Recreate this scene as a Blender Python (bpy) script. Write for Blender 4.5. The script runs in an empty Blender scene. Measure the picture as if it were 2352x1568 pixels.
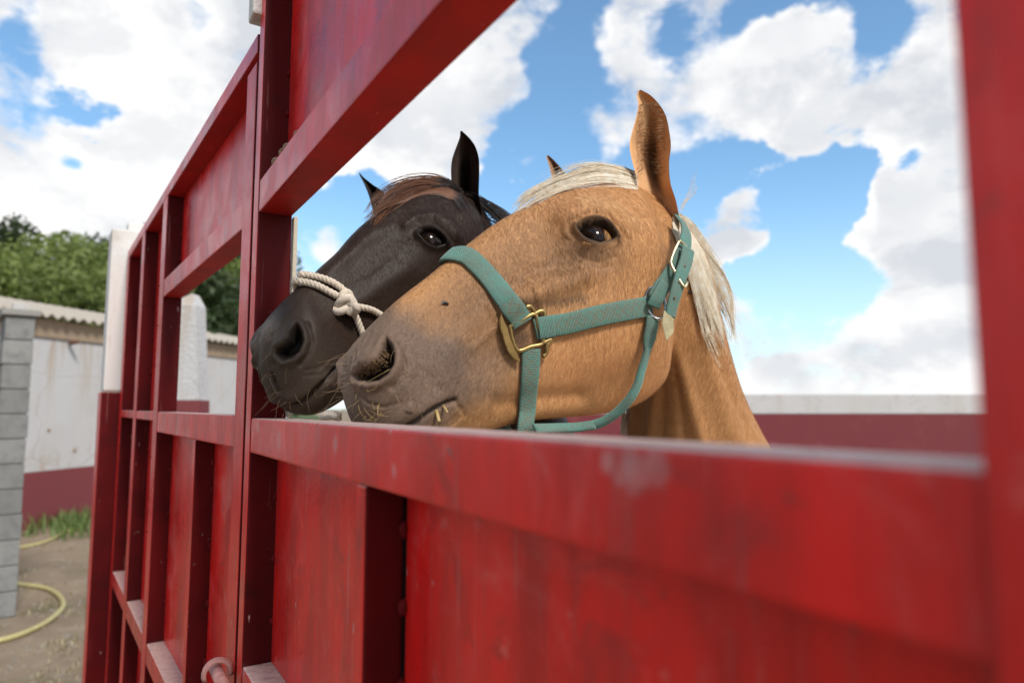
import bpy, bmesh, math, random
import numpy as np
from mathutils import Vector
from mathutils.bvhtree import BVHTree

rnd = random.Random(7)
rng = np.random.default_rng(11)
scene = bpy.context.scene
H = 1.64                                     # camera height above the yard
PITCH = math.atan(150 / 1568)

# ---------------------------------------------------------------- camera
cam_d = bpy.data.cameras.new('camera')
cam = bpy.data.objects.new('camera', cam_d)
scene.collection.objects.link(cam)
scene.camera = cam
cam.location = (0, 0, H)
cam.rotation_euler = (math.pi / 2 + PITCH, 0, 0)
cam_d.lens = 24; cam_d.sensor_width = 36
cam_d.clip_start = 0.02; cam_d.clip_end = 2000
cam_d.dof.use_dof = True
cam_d.dof.focus_distance = 0.90
cam_d.dof.aperture_fstop = 4.2

# ---------------------------------------------------------------- light
SUN_EL, SUN_AZ = math.radians(47), math.radians(145)      # azimuth from +Y towards +X
sun_d = bpy.data.lights.new('sun', 'SUN')
sun_d.energy = 2.5; sun_d.angle = math.radians(12); sun_d.color = (1.0, 0.95, 0.87)
sun = bpy.data.objects.new('sun', sun_d)
scene.collection.objects.link(sun)
sdir = Vector((math.cos(SUN_EL) * math.sin(SUN_AZ), math.cos(SUN_EL) * math.cos(SUN_AZ), math.sin(SUN_EL)))
sun.rotation_euler = sdir.to_track_quat('Z', 'Y').to_euler()
sun.location = sdir * 30
scene.view_settings.view_transform = 'Standard'
scene.view_settings.look = 'None'
scene.view_settings.gamma = 1
scene.view_settings.exposure = 0.74

# ---------------------------------------------------------------- pixel helpers (pixels of a 2352 x 1568 view)
CP, SP = math.cos(PITCH), math.sin(PITCH)
def ray(x, y):
    """direction with unit forward (world Y) component"""
    X = x - 1176.0; U = 784.0 - y
    wy = 1568 * CP - U * SP; wz = 1568 * SP + U * CP
    return np.array([X / wy, 1.0, wz / wy])
def at(x, y, t):
    return ray(x, y) * t + np.array([0, 0, H])
def project(P):
    P = np.asarray(P, float); q = P - np.array([0, 0, H])
    f = q[..., 1] * CP + q[..., 2] * SP; u = -q[..., 1] * SP + q[..., 2] * CP
    return 1176 + 1568 * q[..., 0] / f, 784 - 1568 * u / f

# ---------------------------------------------------------------- node helpers
class NT:
    def __init__(s, tree): s.t = tree
    def n(s, kind, **kw):
        nd = s.t.nodes.new(kind)
        for k, v in kw.items():
            if k.startswith('_'): setattr(nd, k[1:], v)
        return nd
    def link(s, a, b): s.t.links.new(a, b)
    def put(s, sock, v):
        if hasattr(v, 'is_linked') or isinstance(v, bpy.types.NodeSocket): s.link(v, sock)
        else: sock.default_value = v
    def math(s, op, a, b=None, c=None, clamp=False):
        nd = s.t.nodes.new('ShaderNodeMath'); nd.operation = op; nd.use_clamp = clamp
        s.put(nd.inputs[0], a)
        if b is not None: s.put(nd.inputs[1], b)
        if c is not None: s.put(nd.inputs[2], c)
        return nd.outputs[0]
    def vmath(s, op, a, b=None, scale=None):
        nd = s.t.nodes.new('ShaderNodeVectorMath'); nd.operation = op
        s.put(nd.inputs[0], a)
        if b is not None: s.put(nd.inputs[1], b)
        if scale is not None: s.put(nd.inputs['Scale'], scale)
        return nd.outputs['Value'] if op in ('DOT_PRODUCT', 'LENGTH', 'DISTANCE') else nd.outputs['Vector']
    def noise(s, vec, scale, detail=4, rough=.55, dist=0.0, w=None):
        nd = s.t.nodes.new('ShaderNodeTexNoise')
        if vec is not None: s.link(vec, nd.inputs['Vector'])
        nd.inputs['Scale'].default_value = scale; nd.inputs['Detail'].default_value = detail
        nd.inputs['Roughness'].default_value = rough; nd.inputs['Distortion'].default_value = dist
        return nd.outputs['Fac']
    def ramp(s, fac, a, b, lo=0.0, hi=1.0):
        nd = s.t.nodes.new('ShaderNodeMapRange'); nd.interpolation_type = 'SMOOTHSTEP'
        s.put(nd.inputs['Value'], fac); nd.inputs['From Min'].default_value = a; nd.inputs['From Max'].default_value = b
        nd.inputs['To Min'].default_value = lo; nd.inputs['To Max'].default_value = hi
        return nd.outputs[0]
    def mix(s, fac, a, b, mode='MIX'):
        nd = s.t.nodes.new('ShaderNodeMix'); nd.data_type = 'RGBA'; nd.blend_type = mode
        s.put(nd.inputs[0], fac)
        for sock, v in ((nd.inputs[6], a), (nd.inputs[7], b)):
            if isinstance(v, (tuple, list)): sock.default_value = (*v[:3], 1)
            else: s.put(sock, v)
        return nd.outputs[2]
    def scale(s, vec, xyz):
        return s.vmath('MULTIPLY', vec, xyz)
    def bump(s, h, strength, dist):
        nd = s.t.nodes.new('ShaderNodeBump'); nd.inputs['Strength'].default_value = strength
        nd.inputs['Distance'].default_value = dist; s.link(h, nd.inputs['Height'])
        return nd.outputs[0]

def mat(name, build):
    m = bpy.data.materials.new(name); m.use_nodes = True
    nt = NT(m.node_tree); bs = m.node_tree.nodes['Principled BSDF']
    build(nt, bs); return m
def pos(nt): return nt.n('ShaderNodeNewGeometry').outputs['Position']
def objc(nt): return nt.n('ShaderNodeTexCoord').outputs['Object']

# ---------------------------------------------------------------- world: sky with cumulus
world = bpy.data.worlds.new('World'); scene.world = world; world.use_nodes = True
wt = NT(world.node_tree)
bg = world.node_tree.nodes['Background']
sky = wt.n('ShaderNodeTexSky'); sky.sky_type = 'NISHITA'; sky.sun_disc = False
sky.sun_elevation = SUN_EL; sky.sun_rotation = SUN_AZ; sky.altitude = 300; sky.dust_density = 0.6; sky.ozone_density = 2.0
gen = wt.n('ShaderNodeTexCoord').outputs['Generated']
wdir = wt.vmath('NORMALIZE', gen)
# cloud masses: image direction, angular radius (view px), weight
CLOUDS = [(120, 60, 190, 1), (330, 150, 210, 1), (520, 60, 160, 1), (60, 330, 150, 1), (270, 330, 170, 1), (430, 300, 150, 1), (150, 450, 130, 1), (330, 440, 140, 1),
    (800, 330, 130, 1), (950, 220, 190, 1.1), (1090, 120, 160, 1.1), (1130, 330, 95, 1), (1030, 380, 80, .8), (1160, 230, 95, 1), (1200, 20, 80, .8), (1000, 60, 150, 1), (735, 560, 42, 1),
    (1420, 90, 75, .9), (1500, 190, 120, 1), (1640, 190, 125, 1), (1780, 170, 120, 1), (1900, 195, 120, 1), (1990, 250, 100, 1), (1870, 80, 70, 1), (1760, 300, 90, .9), (1560, 290, 90, .9), (1400, 290, 65, .8), (1330, 270, 40, .55), (1430, 20, 70, .8), (1620, 30, 60, .7),
    (1560, -60, 120, .9), (2150, 20, 90, 1), (2200, 180, 90, .9), (2150, 330, 90, .95), (2190, 480, 110, .9), (2060, 520, 75, .9), (1960, 530, 55, .8), (2120, 620, 90, 1), (2240, 640, 110, .75), (2040, 420, 40, .6),
    (1650, 545, 75, 1), (1720, 465, 70, 1.05), (1735, 525, 65, 1), (1630, 575, 65, .8), (1700, 740, 70, .6), (1780, 800, 90, .55), (1930, 800, 110, .55), (2090, 770, 110, .6), (2230, 790, 120, .65), (1760, 870, 90, .6), (2000, 880, 140, .5), (2180, 880, 100, .5),
    (1350, 860, 200, .7), (700, 800, 200, .6), (300, 700, 300, .8), (2600, 300, 300, 1), (2700, 700, 300, .8), (-300, 300, 350, 1), (600, -250, 350, .9), (1700, -350, 250, .8)]
HOLES = [(40, 75, 40, 1.1), (130, 205, 45, .7), (225, 245, 50, .9), (20, 230, 40, .3), (470, 30, 45, .6), (640, 230, 60, .3), (1290, 120, 60, .8), (1250, 210, 45, .7), (1240, 290, 50, .5), (1560, 55, 70, .8), (2050, 100, 75, .9), (1690, 50, 55, .7), (1860, 460, 110, .7), (1750, 650, 80, .6), (1920, 640, 70, .5), (2100, 380, 28, .5), (820, 395, 50, .5), (860, 470, 60, .6), (1150, 480, 90, .6), (760, 480, 60, .5), (160, 385, 45, .7), (330, 290, 40, .55), (380, 470, 40, .5), (1500, 420, 120, .5), (1640, 420, 90, .6)]
def wnoise(vec): return wt.n('ShaderNodeTexNoise')
warp1 = wt.n('ShaderNodeTexNoise'); warp1.inputs['Scale'].default_value = 7; warp1.inputs['Detail'].default_value = 5
wt.link(wdir, warp1.inputs['Vector'])
wv = wt.vmath('SCALE', wt.vmath('SUBTRACT', warp1.outputs['Color'], (.5, .5, .5)), scale=0.14)
wd2 = wt.vmath('ADD', wdir, wv)
def blobs(vec, lst):
    acc = None
    for (x, y, r, w) in lst:
        d = ray(x, y); d = d / np.linalg.norm(d)
        sg = max(r / 1568.0, .012) * 1.0
        dist = wt.vmath('DISTANCE', vec, tuple(float(v) for v in d))
        e = wt.ramp(dist, float(sg) * 1.45, float(sg) * .1, 0.0, float(w))
        acc = e if acc is None else wt.math('ADD', acc, e)
    return acc
field = wt.math('SUBTRACT', wt.math('MINIMUM', blobs(wd2, CLOUDS), 1.05), blobs(wd2, HOLES))
# the rest of the sky, behind and beside the camera, carries the same broken cloud cover
yc = wt.n('ShaderNodeSeparateXYZ'); wt.link(wdir, yc.inputs[0])
far = wt.ramp(yc.outputs['Y'], 0.55, 0.35)
gennoise = wt.math('MULTIPLY', wt.ramp(wt.noise(wdir, 2.6, 3, .5), .35, .62), 1.1)
field = wt.math('ADD', wt.math('MULTIPLY', field, wt.math('SUBTRACT', 1.0, far)), wt.math('MULTIPLY', gennoise, far))
cdir = wt.scale(wdir, (1.0, 1.0, 1.7))
fb = wt.noise(cdir, 6, 10, .64, .2)
fb2 = wt.noise(cdir, 19, 8, .64, .25)
edge = wt.math('ADD', wt.math('MULTIPLY', wt.math('SUBTRACT', fb, .5), 2.5), wt.math('MULTIPLY', wt.math('SUBTRACT', fb2, .5), 1.5))
dens = wt.math('ADD', field, edge)
wid = wt.ramp(wt.noise(wdir, 5, 3, .5), .35, .65, .16, .85)
mask = wt.ramp(wt.math('DIVIDE', wt.math('SUBTRACT', dens, .30), wid), 0.0, 1.0)
# self shading: the cloud bodies turn grey where they are thick and away from the light
off = wt.vmath('ADD', wdir, (-.03, 0.0, .05))
fbs = wt.noise(wt.scale(off, (1.0, 1.0, 1.7)), 6, 6, .60, .2)
relief = wt.ramp(wt.math('SUBTRACT', fbs, fb), -.10, .14)
thick = wt.ramp(wt.math('ADD', field, wt.math('MULTIPLY', wt.math('SUBTRACT', wt.noise(wdir, 4.5, 4, .5), .5), 2.6)), .55, 1.45)
shade = wt.math('ADD', wt.math('MULTIPLY', thick, .78), wt.math('MULTIPLY', wt.math('MULTIPLY', relief, mask), .55), clamp=True)
ccol = wt.mix(shade, (5.5, 5.45, 5.4), (3.55, 3.7, 3.95))
skyc = wt.mix(1.0, sky.outputs[0], (.88, 1.08, 1.08), 'MULTIPLY')
# thin haze near the horizon
zc = yc.outputs['Z']
hz = wt.ramp(zc, .32, 0.0, 0, .55)
skyc = wt.mix(hz, skyc, (3.9, 4.6, 5.3))
wcol = wt.mix(mask, skyc, ccol)
wt.link(wcol, bg.inputs['Color'])
bg.inputs['Strength'].default_value = 0.12
world.cycles.sampling_method = 'MANUAL'; world.cycles.sample_map_resolution = 512

# ---------------------------------------------------------------- object helpers
COL = scene.collection
def obj(name, mesh, m=None, parent=None, label=None, cat=None, group=None, kind=None, smooth=False):
    o = bpy.data.objects.new(name, mesh); COL.objects.link(o)
    if m is not None and not mesh.materials: mesh.materials.append(m)
    if parent is not None: o.parent = parent
    if label: o['label'] = label
    if cat: o['category'] = cat
    if group: o['group'] = group
    if kind: o['kind'] = kind
    if smooth: mesh.polygons.foreach_set('use_smooth', [True] * len(mesh.polygons))
    return o
def empty(name, label, cat, group=None, loc=(0, 0, 0)):
    o = bpy.data.objects.new(name, None); COL.objects.link(o); o.location = loc
    o['label'] = label; o['category'] = cat
    if group: o['group'] = group
    return o
def pymesh(name, V, F):
    me = bpy.data.meshes.new(name); me.from_pydata([tuple(map(float, v)) for v in V], [], [tuple(map(int, f)) for f in F]); me.update(); return me
def keep(o, parent):
    """parent an object given in world coordinates"""
    o.parent = parent; o.matrix_parent_inverse = parent.matrix_world.inverted() if parent.type != 'EMPTY' else __import__('mathutils').Matrix.Translation(-parent.location)

def frame_box(org, ax, s0, s1, d0, d1, z0, z1, bev=.002, jitter=0):
    """bevelled box in a frame with axes u (along), n (depth), z"""
    u, n = ax
    bm = bmesh.new()
    vs = []
    for s in (s0, s1):
        for dd in (d0, d1):
            for z in (z0, z1):
                p = (org[0] + u[0] * s + n[0] * dd, org[1] + u[1] * s + n[1] * dd, z)
                vs.append(bm.verts.new(p))
    for f in ((0, 1, 3, 2), (4, 6, 7, 5), (0, 4, 5, 1), (2, 3, 7, 6), (0, 2, 6, 4), (1, 5, 7, 3)):
        bm.faces.new([vs[i] for i in f])
    bmesh.ops.recalc_face_normals(bm, faces=bm.faces)
    if bev > 0:
        bmesh.ops.bevel(bm, geom=list(bm.edges), offset=bev, segments=2, affect='EDGES', profile=.6)
    me = bpy.data.meshes.new('box'); bm.to_mesh(me); bm.free()
    return me

def tube_arrays(path, rad, sides=8, closed=False, flat=1.0, up=None):
    P = np.asarray(path, float); n = len(P)
    T = np.gradient(P, axis=0)
    if closed: T = np.roll(P, -1, 0) - np.roll(P, 1, 0)
    T /= np.linalg.norm(T, axis=1)[:, None] + 1e-12
    ref = np.array([0, 0, 1.0]) if abs(T[0][2]) < .9 else np.array([1.0, 0, 0])
    A = np.cross(T[0], ref); A /= np.linalg.norm(A)
    V = []; F = []
    R = np.broadcast_to(np.asarray(rad, float), (n,))
    for i in range(n):
        A = A - T[i] * np.dot(A, T[i]); A /= np.linalg.norm(A) + 1e-12
        B = np.cross(T[i], A)
        for k in range(sides):
            an = 2 * math.pi * k / sides
            V.append(P[i] + R[i] * (math.cos(an) * A + flat * math.sin(an) * B))
    m = n if closed else n - 1
    for i in range(m):
        j = (i + 1) % n
        for k in range(sides):
            l = (k + 1) % sides
            F.append((i * sides + k, i * sides + l, j * sides + l, j * sides + k))
    if not closed:
        F.append(tuple(reversed(range(sides)))); F.append(tuple(range((n - 1) * sides, n * sides)))
    return V, F
def tube(name, path, rad, m, sides=8, closed=False, parent=None, flat=1.0, **kw):
    V, F = tube_arrays(path, rad, sides, closed, flat)
    return obj(name, pymesh(name, V, F), m, parent, smooth=True, **kw)
def smooth_path(pts, n=40):
    P = np.asarray(pts, float)
    d = np.r_[0, np.cumsum(np.linalg.norm(np.diff(P, axis=0), axis=1) ** .5)]
    return hermite(d, P, np.linspace(0, d[-1], n))
def hermite(x, Y, xs):
    x = np.asarray(x, float); Y = np.asarray(Y, float); flat = Y.ndim == 1
    if flat: Y = Y[:, None]
    h = np.diff(x); sl = np.diff(Y, axis=0) / h[:, None]
    m = np.empty_like(Y); m[0] = sl[0]; m[-1] = sl[-1]
    if len(x) > 2: m[1:-1] = (sl[:-1] * h[1:, None] + sl[1:] * h[:-1, None]) / (h[1:] + h[:-1])[:, None]
    i = np.clip(np.searchsorted(x, xs, 'right') - 1, 0, len(x) - 2)
    t = ((xs - x[i]) / h[i])[:, None]; hh = h[i][:, None]
    r = (2 * t**3 - 3 * t**2 + 1) * Y[i] + (t**3 - 2 * t**2 + t) * hh * m[i] + (-2 * t**3 + 3 * t**2) * Y[i + 1] + (t**3 - t**2) * hh * m[i + 1]
    return r[:, 0] if flat else r
def strands(name, polys, r0, r1, m, parent=None, sides=3, **kw):
    V = []; F = []
    for P in polys:
        b = len(V); n = len(P)
        v, f = tube_arrays(P, np.linspace(r0, r1, n), sides)
        V += v; F += [tuple(b + i for i in ff) for ff in f[:-2]]
    return obj(name, pymesh(name, V, F), m, parent, smooth=True, **kw)

# ---------------------------------------------------------------- materials
SCUFFS = [(1450, 1078, .014, .38), (1395, 1060, .009, .4), (1500, 1066, .010, .34), (1425, 1095, .007, .3), (1475, 1092, .008, .3), (592, 985, .010, .45), (640, 1010, .012, .35), (770, 1020, .012, .3), (905, 1080, .010, .4), (775, 1375, .012, .5), (560, 1545, .02, .3)]
def m_paint(nt, bs):
    p = pos(nt)
    nrm = nt.n('ShaderNodeNewGeometry').outputs['Normal']
    big = nt.noise(p, 3.2, 5, .6, .3)
    st = nt.noise(nt.scale(p, (17, 17, 4.0)), 1.0, 7, .68)
    st2 = nt.noise(nt.scale(p, (130, 130, 9)), 1.0, 4, .6)
    fine = nt.noise(p, 90, 4, .6)
    wear = nt.noise(p, 11, 8, .68, .5)
    sp = nt.noise(nt.scale(p, (1, 1, .35)), 120, 2, .5)
    # red paint, dusty lane side; light contrast painted in: lane faces brightened, sides darkened
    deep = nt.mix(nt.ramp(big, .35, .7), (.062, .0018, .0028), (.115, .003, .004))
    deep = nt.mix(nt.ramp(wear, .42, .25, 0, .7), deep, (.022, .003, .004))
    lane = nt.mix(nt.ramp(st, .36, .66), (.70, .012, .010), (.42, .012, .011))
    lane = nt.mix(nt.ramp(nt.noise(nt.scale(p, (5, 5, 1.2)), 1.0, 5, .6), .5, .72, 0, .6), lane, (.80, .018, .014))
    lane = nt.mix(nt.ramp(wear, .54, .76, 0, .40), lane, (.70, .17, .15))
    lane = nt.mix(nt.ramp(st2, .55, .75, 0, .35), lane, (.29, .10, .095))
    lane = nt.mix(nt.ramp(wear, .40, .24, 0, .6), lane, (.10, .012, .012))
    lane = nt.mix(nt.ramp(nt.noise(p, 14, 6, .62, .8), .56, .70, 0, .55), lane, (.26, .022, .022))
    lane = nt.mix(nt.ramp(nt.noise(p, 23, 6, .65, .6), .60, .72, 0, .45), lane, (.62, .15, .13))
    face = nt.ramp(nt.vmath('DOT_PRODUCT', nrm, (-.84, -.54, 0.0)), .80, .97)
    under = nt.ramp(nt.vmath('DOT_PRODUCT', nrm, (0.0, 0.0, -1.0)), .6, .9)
    deep = nt.mix(nt.math('MULTIPLY', under, .9), deep, nt.mix(nt.ramp(wear, .35, .65), (.34, .018, .016), (.48, .016, .014)))  # undersides painted brighter again, part of the same shading in colour
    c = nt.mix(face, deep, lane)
    c = nt.mix(nt.ramp(sp, .74, .80, 0, .75), c, (.50, .33, .31))
    c = nt.mix(nt.ramp(nt.noise(p, 38, 3, .7), .72, .77, 0, .8), c, (.10, .06, .05))
    # chips down to primer and metal, rusty at the rim
    ch = nt.noise(p, 55, 10, .72, .3); big2 = nt.noise(p, 7, 3, .6)
    chm = nt.math('MULTIPLY', nt.ramp(ch, .655, .685), nt.ramp(big2, .48, .62))
    chr_ = nt.math('MULTIPLY', nt.ramp(ch, .63, .66), nt.ramp(big2, .48, .62))
    c = nt.mix(nt.math('MULTIPLY', chr_, .8), c, (.075, .022, .016)); c = nt.mix(chm, c, (.20, .16, .15))
    drip = nt.noise(nt.scale(p, (230, 230, 3.2)), 1.0, 3, .5)
    c = nt.mix(nt.math('MULTIPLY', nt.ramp(drip, .66, .74, 0, .55), nt.ramp(big2, .42, .60)), c, (.45, .27, .25))
    # rubbed patches
    acc = None
    for (x, y, r, w) in SCUFFS:
        a_ = ray(x, y); n1 = (math.cos(math.radians(31.5)), math.sin(math.radians(31.5)))
        t = .181 / (a_[0] * n1[0] + n1[1]); q = at(x, y, t)
        dd = nt.vmath('DISTANCE', p, tuple(float(v) for v in q))
        e_ = nt.ramp(nt.math('ADD', dd, nt.math('MULTIPLY', nt.math('SUBTRACT', wear, .5), r * 3.2)), r, r * .35, 0, w)
        acc = e_ if acc is None else nt.math('MAXIMUM', acc, e_)
    c = nt.mix(nt.math('MULTIPLY', acc, nt.ramp(wear, .3, .6, .4, 1.0)), c, (.52, .36, .36))
    # dust lies on what faces up
    nz = nt.n('ShaderNodeSeparateXYZ'); nt.link(nrm, nz.inputs[0])
    c = nt.mix(nt.math('MULTIPLY', nt.ramp(nz.outputs[2], .6, .95), nt.ramp(fine, .25, .6, .6, .95)), c, (.64, .44, .38))
    nt.link(c, bs.inputs['Base Color'])
    rg = nt.ramp(wear, .3, .7, .24, .42)
    nt.link(nt.math('ADD', nt.math('MULTIPLY', rg, face), nt.math('MULTIPLY', nt.math('SUBTRACT', 1.0, face), .55)), bs.inputs['Roughness'])
    nt.link(nt.math('ADD', .16, nt.math('MULTIPLY', face, .22)), bs.inputs['Specular IOR Level'])
    h = nt.math('ADD', nt.math('MULTIPLY', st, .5), nt.math('ADD', nt.math('MULTIPLY', fine, .3), nt.math('MULTIPLY', st2, .3)))
    nt.link(nt.bump(h, .22, .0016), bs.inputs['Normal'])
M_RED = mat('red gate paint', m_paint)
def m_white(base=(.72, .70, .68), dirt=(.42, .36, .28), sc=3.0, b=.25):
    def f(nt, bs):
        p = pos(nt)
        n1 = nt.noise(p, sc, 6, .6); n2 = nt.noise(nt.scale(p, (6, 6, .7)), sc, 5, .6); n3 = nt.noise(p, sc * 22, 3, .6)
        c = nt.mix(nt.ramp(n1, .5, .8, 0, .5), base, dirt)
        c = nt.mix(nt.ramp(n2, .58, .8, 0, .45), c, dirt)
        nt.link(c, bs.inputs['Base Color']); bs.inputs['Roughness'].default_value = .85
        nt.link(nt.bump(n3, b, .01), bs.inputs['Normal'])
    return f
def m_wall(nt, bs):
    p = pos(nt)
    n1 = nt.noise(p, 1.1, 6, .6); dr = nt.noise(nt.scale(p, (5, 5, .35)), 1.0, 6, .62); n3 = nt.noise(p, 40, 5, .65)
    sz = nt.n('ShaderNodeSeparateXYZ'); nt.link(p, sz.inputs[0]); z = sz.outputs[2]
    c = nt.mix(nt.ramp(n1, .42, .75, 0, .5), (.46, .45, .45), (.38, .355, .33))
    c = nt.mix(nt.math('MULTIPLY', nt.ramp(dr, .50, .68), nt.ramp(z, 1.5, 2.6, .15, .75)), c, (.36, .27, .18))
    c = nt.mix(nt.math('MULTIPLY', nt.ramp(nt.noise(p, 5, 6, .7), .50, .62), nt.ramp(z, 1.25, .75, 0, .6)), c, (.34, .25, .19))
    vo = nt.n('ShaderNodeTexVoronoi'); vo.feature = 'DISTANCE_TO_EDGE'; vo.inputs['Scale'].default_value = .9
    nt.link(nt.vmath('ADD', p, nt.vmath('SCALE', nt.n('ShaderNodeTexNoise').outputs['Color'], scale=.5)), vo.inputs['Vector'])
    c = nt.mix(nt.ramp(vo.outputs['Distance'], .008, .003, 0, .5), c, (.25, .2, .16))
    nt.link(c, bs.inputs['Base Color']); bs.inputs['Roughness'].default_value = .9
    nt.link(nt.bump(nt.math('ADD', n3, nt.math('MULTIPLY', n1, 2.0)), .5, .02), bs.inputs['Normal'])
M_WHITE = mat('whitewash', m_wall)
M_MAROON = mat('maroon dado', m_white((.16, .030, .034), (.10, .028, .028), 3, .25))
M_MAROON2 = mat('ring wall maroon', m_white((.14, .020, .026), (.22, .06, .06), 2.2, .25))
M_WPOST = mat('white flaking paint', m_white((.62, .60, .58), (.30, .19, .11), 7, .3))
M_FASCIA = mat('stained mortar', m_white((.30, .22, .15), (.10, .055, .03), 1.4, .5))
M_SHEET = mat('fibre cement sheet', m_white((.34, .30, .25), (.18, .15, .11), 2.5, .3))
M_CREAM = mat('cream flange', m_white((.60, .52, .40), (.35, .2, .12), 20, .3))
def m_block(nt, bs):
    p = pos(nt)
    oi = nt.n('ShaderNodeObjectInfo').outputs['Random']
    c = nt.mix(oi, (.17, .17, .165), (.25, .245, .235))
    c = nt.mix(nt.ramp(nt.noise(p, 12, 6, .65), .4, .75, 0, .6), c, (.11, .105, .10))
    nt.link(c, bs.inputs['Base Color']); bs.inputs['Roughness'].default_value = .95
    nt.link(nt.bump(nt.noise(p, 90, 4, .7), .7, .01), bs.inputs['Normal'])
M_BLOCK = mat('concrete block', m_block)
M_MORTAR = mat('mortar', m_white((.26, .25, .23), (.16, .15, .13), 9, .6))
def m_ground(nt, bs):
    p = pos(nt)
    c = nt.mix(nt.ramp(nt.noise(p, .9, 6, .6), .35, .7), (.24, .175, .115), (.17, .12, .078))
    c = nt.mix(nt.ramp(nt.noise(p, 6, 6, .65), .5, .72, 0, .7), c, (.33, .27, .19))
    c = nt.mix(nt.ramp(nt.noise(p, 1.6, 5, .6, .6), .52, .66, 0, .75), c, (.105, .105, .035))
    c = nt.mix(nt.ramp(nt.noise(p, 45, 3, .7), .58, .75, 0, .7), c, (.09, .07, .05))
    nt.link(c, bs.inputs['Base Color']); bs.inputs['Roughness'].default_value = .95
    nt.link(nt.bump(nt.noise(p, 26, 7, .7), .8, .03), bs.inputs['Normal'])
M_GROUND = mat('dry yard earth', m_ground)
def thin(nt, bs, c, f):
    tr = nt.n('ShaderNodeBsdfTranslucent'); mx = nt.n('ShaderNodeMixShader'); mx.inputs[0].default_value = f
    nt.put(tr.inputs['Color'], c) if not isinstance(c, tuple) else setattr(tr.inputs['Color'], 'default_value', (*c, 1))
    nt.link(bs.outputs[0], mx.inputs[1]); nt.link(tr.outputs[0], mx.inputs[2])
    nt.link(mx.outputs[0], [n for n in nt.t.nodes if n.type == 'OUTPUT_MATERIAL'][0].inputs['Surface'])
def m_leaf(a, b):
    def f(nt, bs):
        oi = nt.n('ShaderNodeObjectInfo').outputs['Random']; p = pos(nt)
        c = nt.mix(nt.ramp(nt.noise(p, 2.2, 4, .7), .3, .7), a, b)
        c = nt.mix(nt.math('MULTIPLY', oi, .35), c, (.05, .07, .012))
        nt.link(c, bs.inputs['Base Color']); bs.inputs['Roughness'].default_value = .6
        thin(nt, bs, c, .45)
    return f
M_LEAF = mat('foliage light', m_leaf((.15, .20, .04), (.25, .30, .085)))
M_LEAFD = mat('foliage dark', m_leaf((.025, .045, .014), (.055, .085, .022)))
M_BARK = mat('bark', m_white((.10, .075, .05), (.05, .035, .025), 6, .6))
M_HILL = mat('hill scrub', m_white((.05, .075, .02), (.07, .06, .03), 1.2, .6))
def simple(name, col, rough=.5, metal=0.0, nz=None, spec=.5):
    def f(nt, bs):
        bs.inputs['Roughness'].default_value = rough; bs.inputs['Metallic'].default_value = metal
        bs.inputs['Specular IOR Level'].default_value = spec
        p = pos(nt); n = nt.noise(p, nz or 60, 4, .6)
        nt.link(nt.mix(nt.ramp(n, .35, .7), tuple(v * .72 for v in col), col), bs.inputs['Base Color'])
    return mat(name, f)
M_HOSE = simple('yellow hose', (.46, .39, .17), .45)
M_GRASS = simple('grass blades', (.10, .15, .03), .6, nz=4)
M_DRY = simple('dry grass', (.30, .25, .15), .7, nz=5)
M_STONE = simple('pebble', (.24, .20, .16), .9, nz=9)
M_BRASS = simple('worn brass', (.44, .31, .13), .44, 1.0, 45)
M_BRASS2 = simple('pale brass', (.72, .60, .36), .36, 1.0, 45)
M_STEEL = simple('steel ring', (.62, .62, .64), .22, 1.0)
M_STRAW = simple('straw', (.42, .29, .11), .55, nz=90)
M_DIRT = simple('chewed hay crumbs', (.12, .065, .025), .9, nz=200)
M_FLY = simple('fly', (.012, .010, .010), .4)
M_SNAIL = simple('snail shell', (.22, .12, .06), .4, nz=150)
M_PINK = simple('rubbed pink paint', (.52, .24, .21), .6, nz=70)
M_BEAD = simple('painted weld', (.14, .008, .010), .75, nz=120, spec=.1)
M_RUST = simple('rusty steel', (.16, .075, .045), .7, nz=60)
M_WHISK = simple('whisker hair', (.34, .22, .12), .5)
def m_pale(nt, bs):
    p = pos(nt); c = nt.mix(nt.ramp(nt.noise(p, 90, 4, .6), .35, .7), (.90, .80, .64), (.98, .94, .85))
    nt.link(c, bs.inputs['Base Color']); bs.inputs['Roughness'].default_value = .4; thin(nt, bs, c, .5)
M_MANEW = mat('pale mane', m_pale)
M_MANED = simple('dark mane', (.030, .020, .016), .38, nz=160)
M_MANER = simple('reddish mane', (.15, .058, .024), .4, nz=160)
M_LASH = simple('amber lash', (.50, .25, .08), .45)
M_LASHD = simple('black lash', (.015, .012, .012), .45)

# ================================================================ SETTING
# ground
me = pymesh('ground', [(-400, -400, 0), (400, -400, 0), (400, 400, 0), (-400, 400, 0)], [(0, 1, 2, 3)])
obj('ground', me, M_GROUND, kind='structure')

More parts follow.
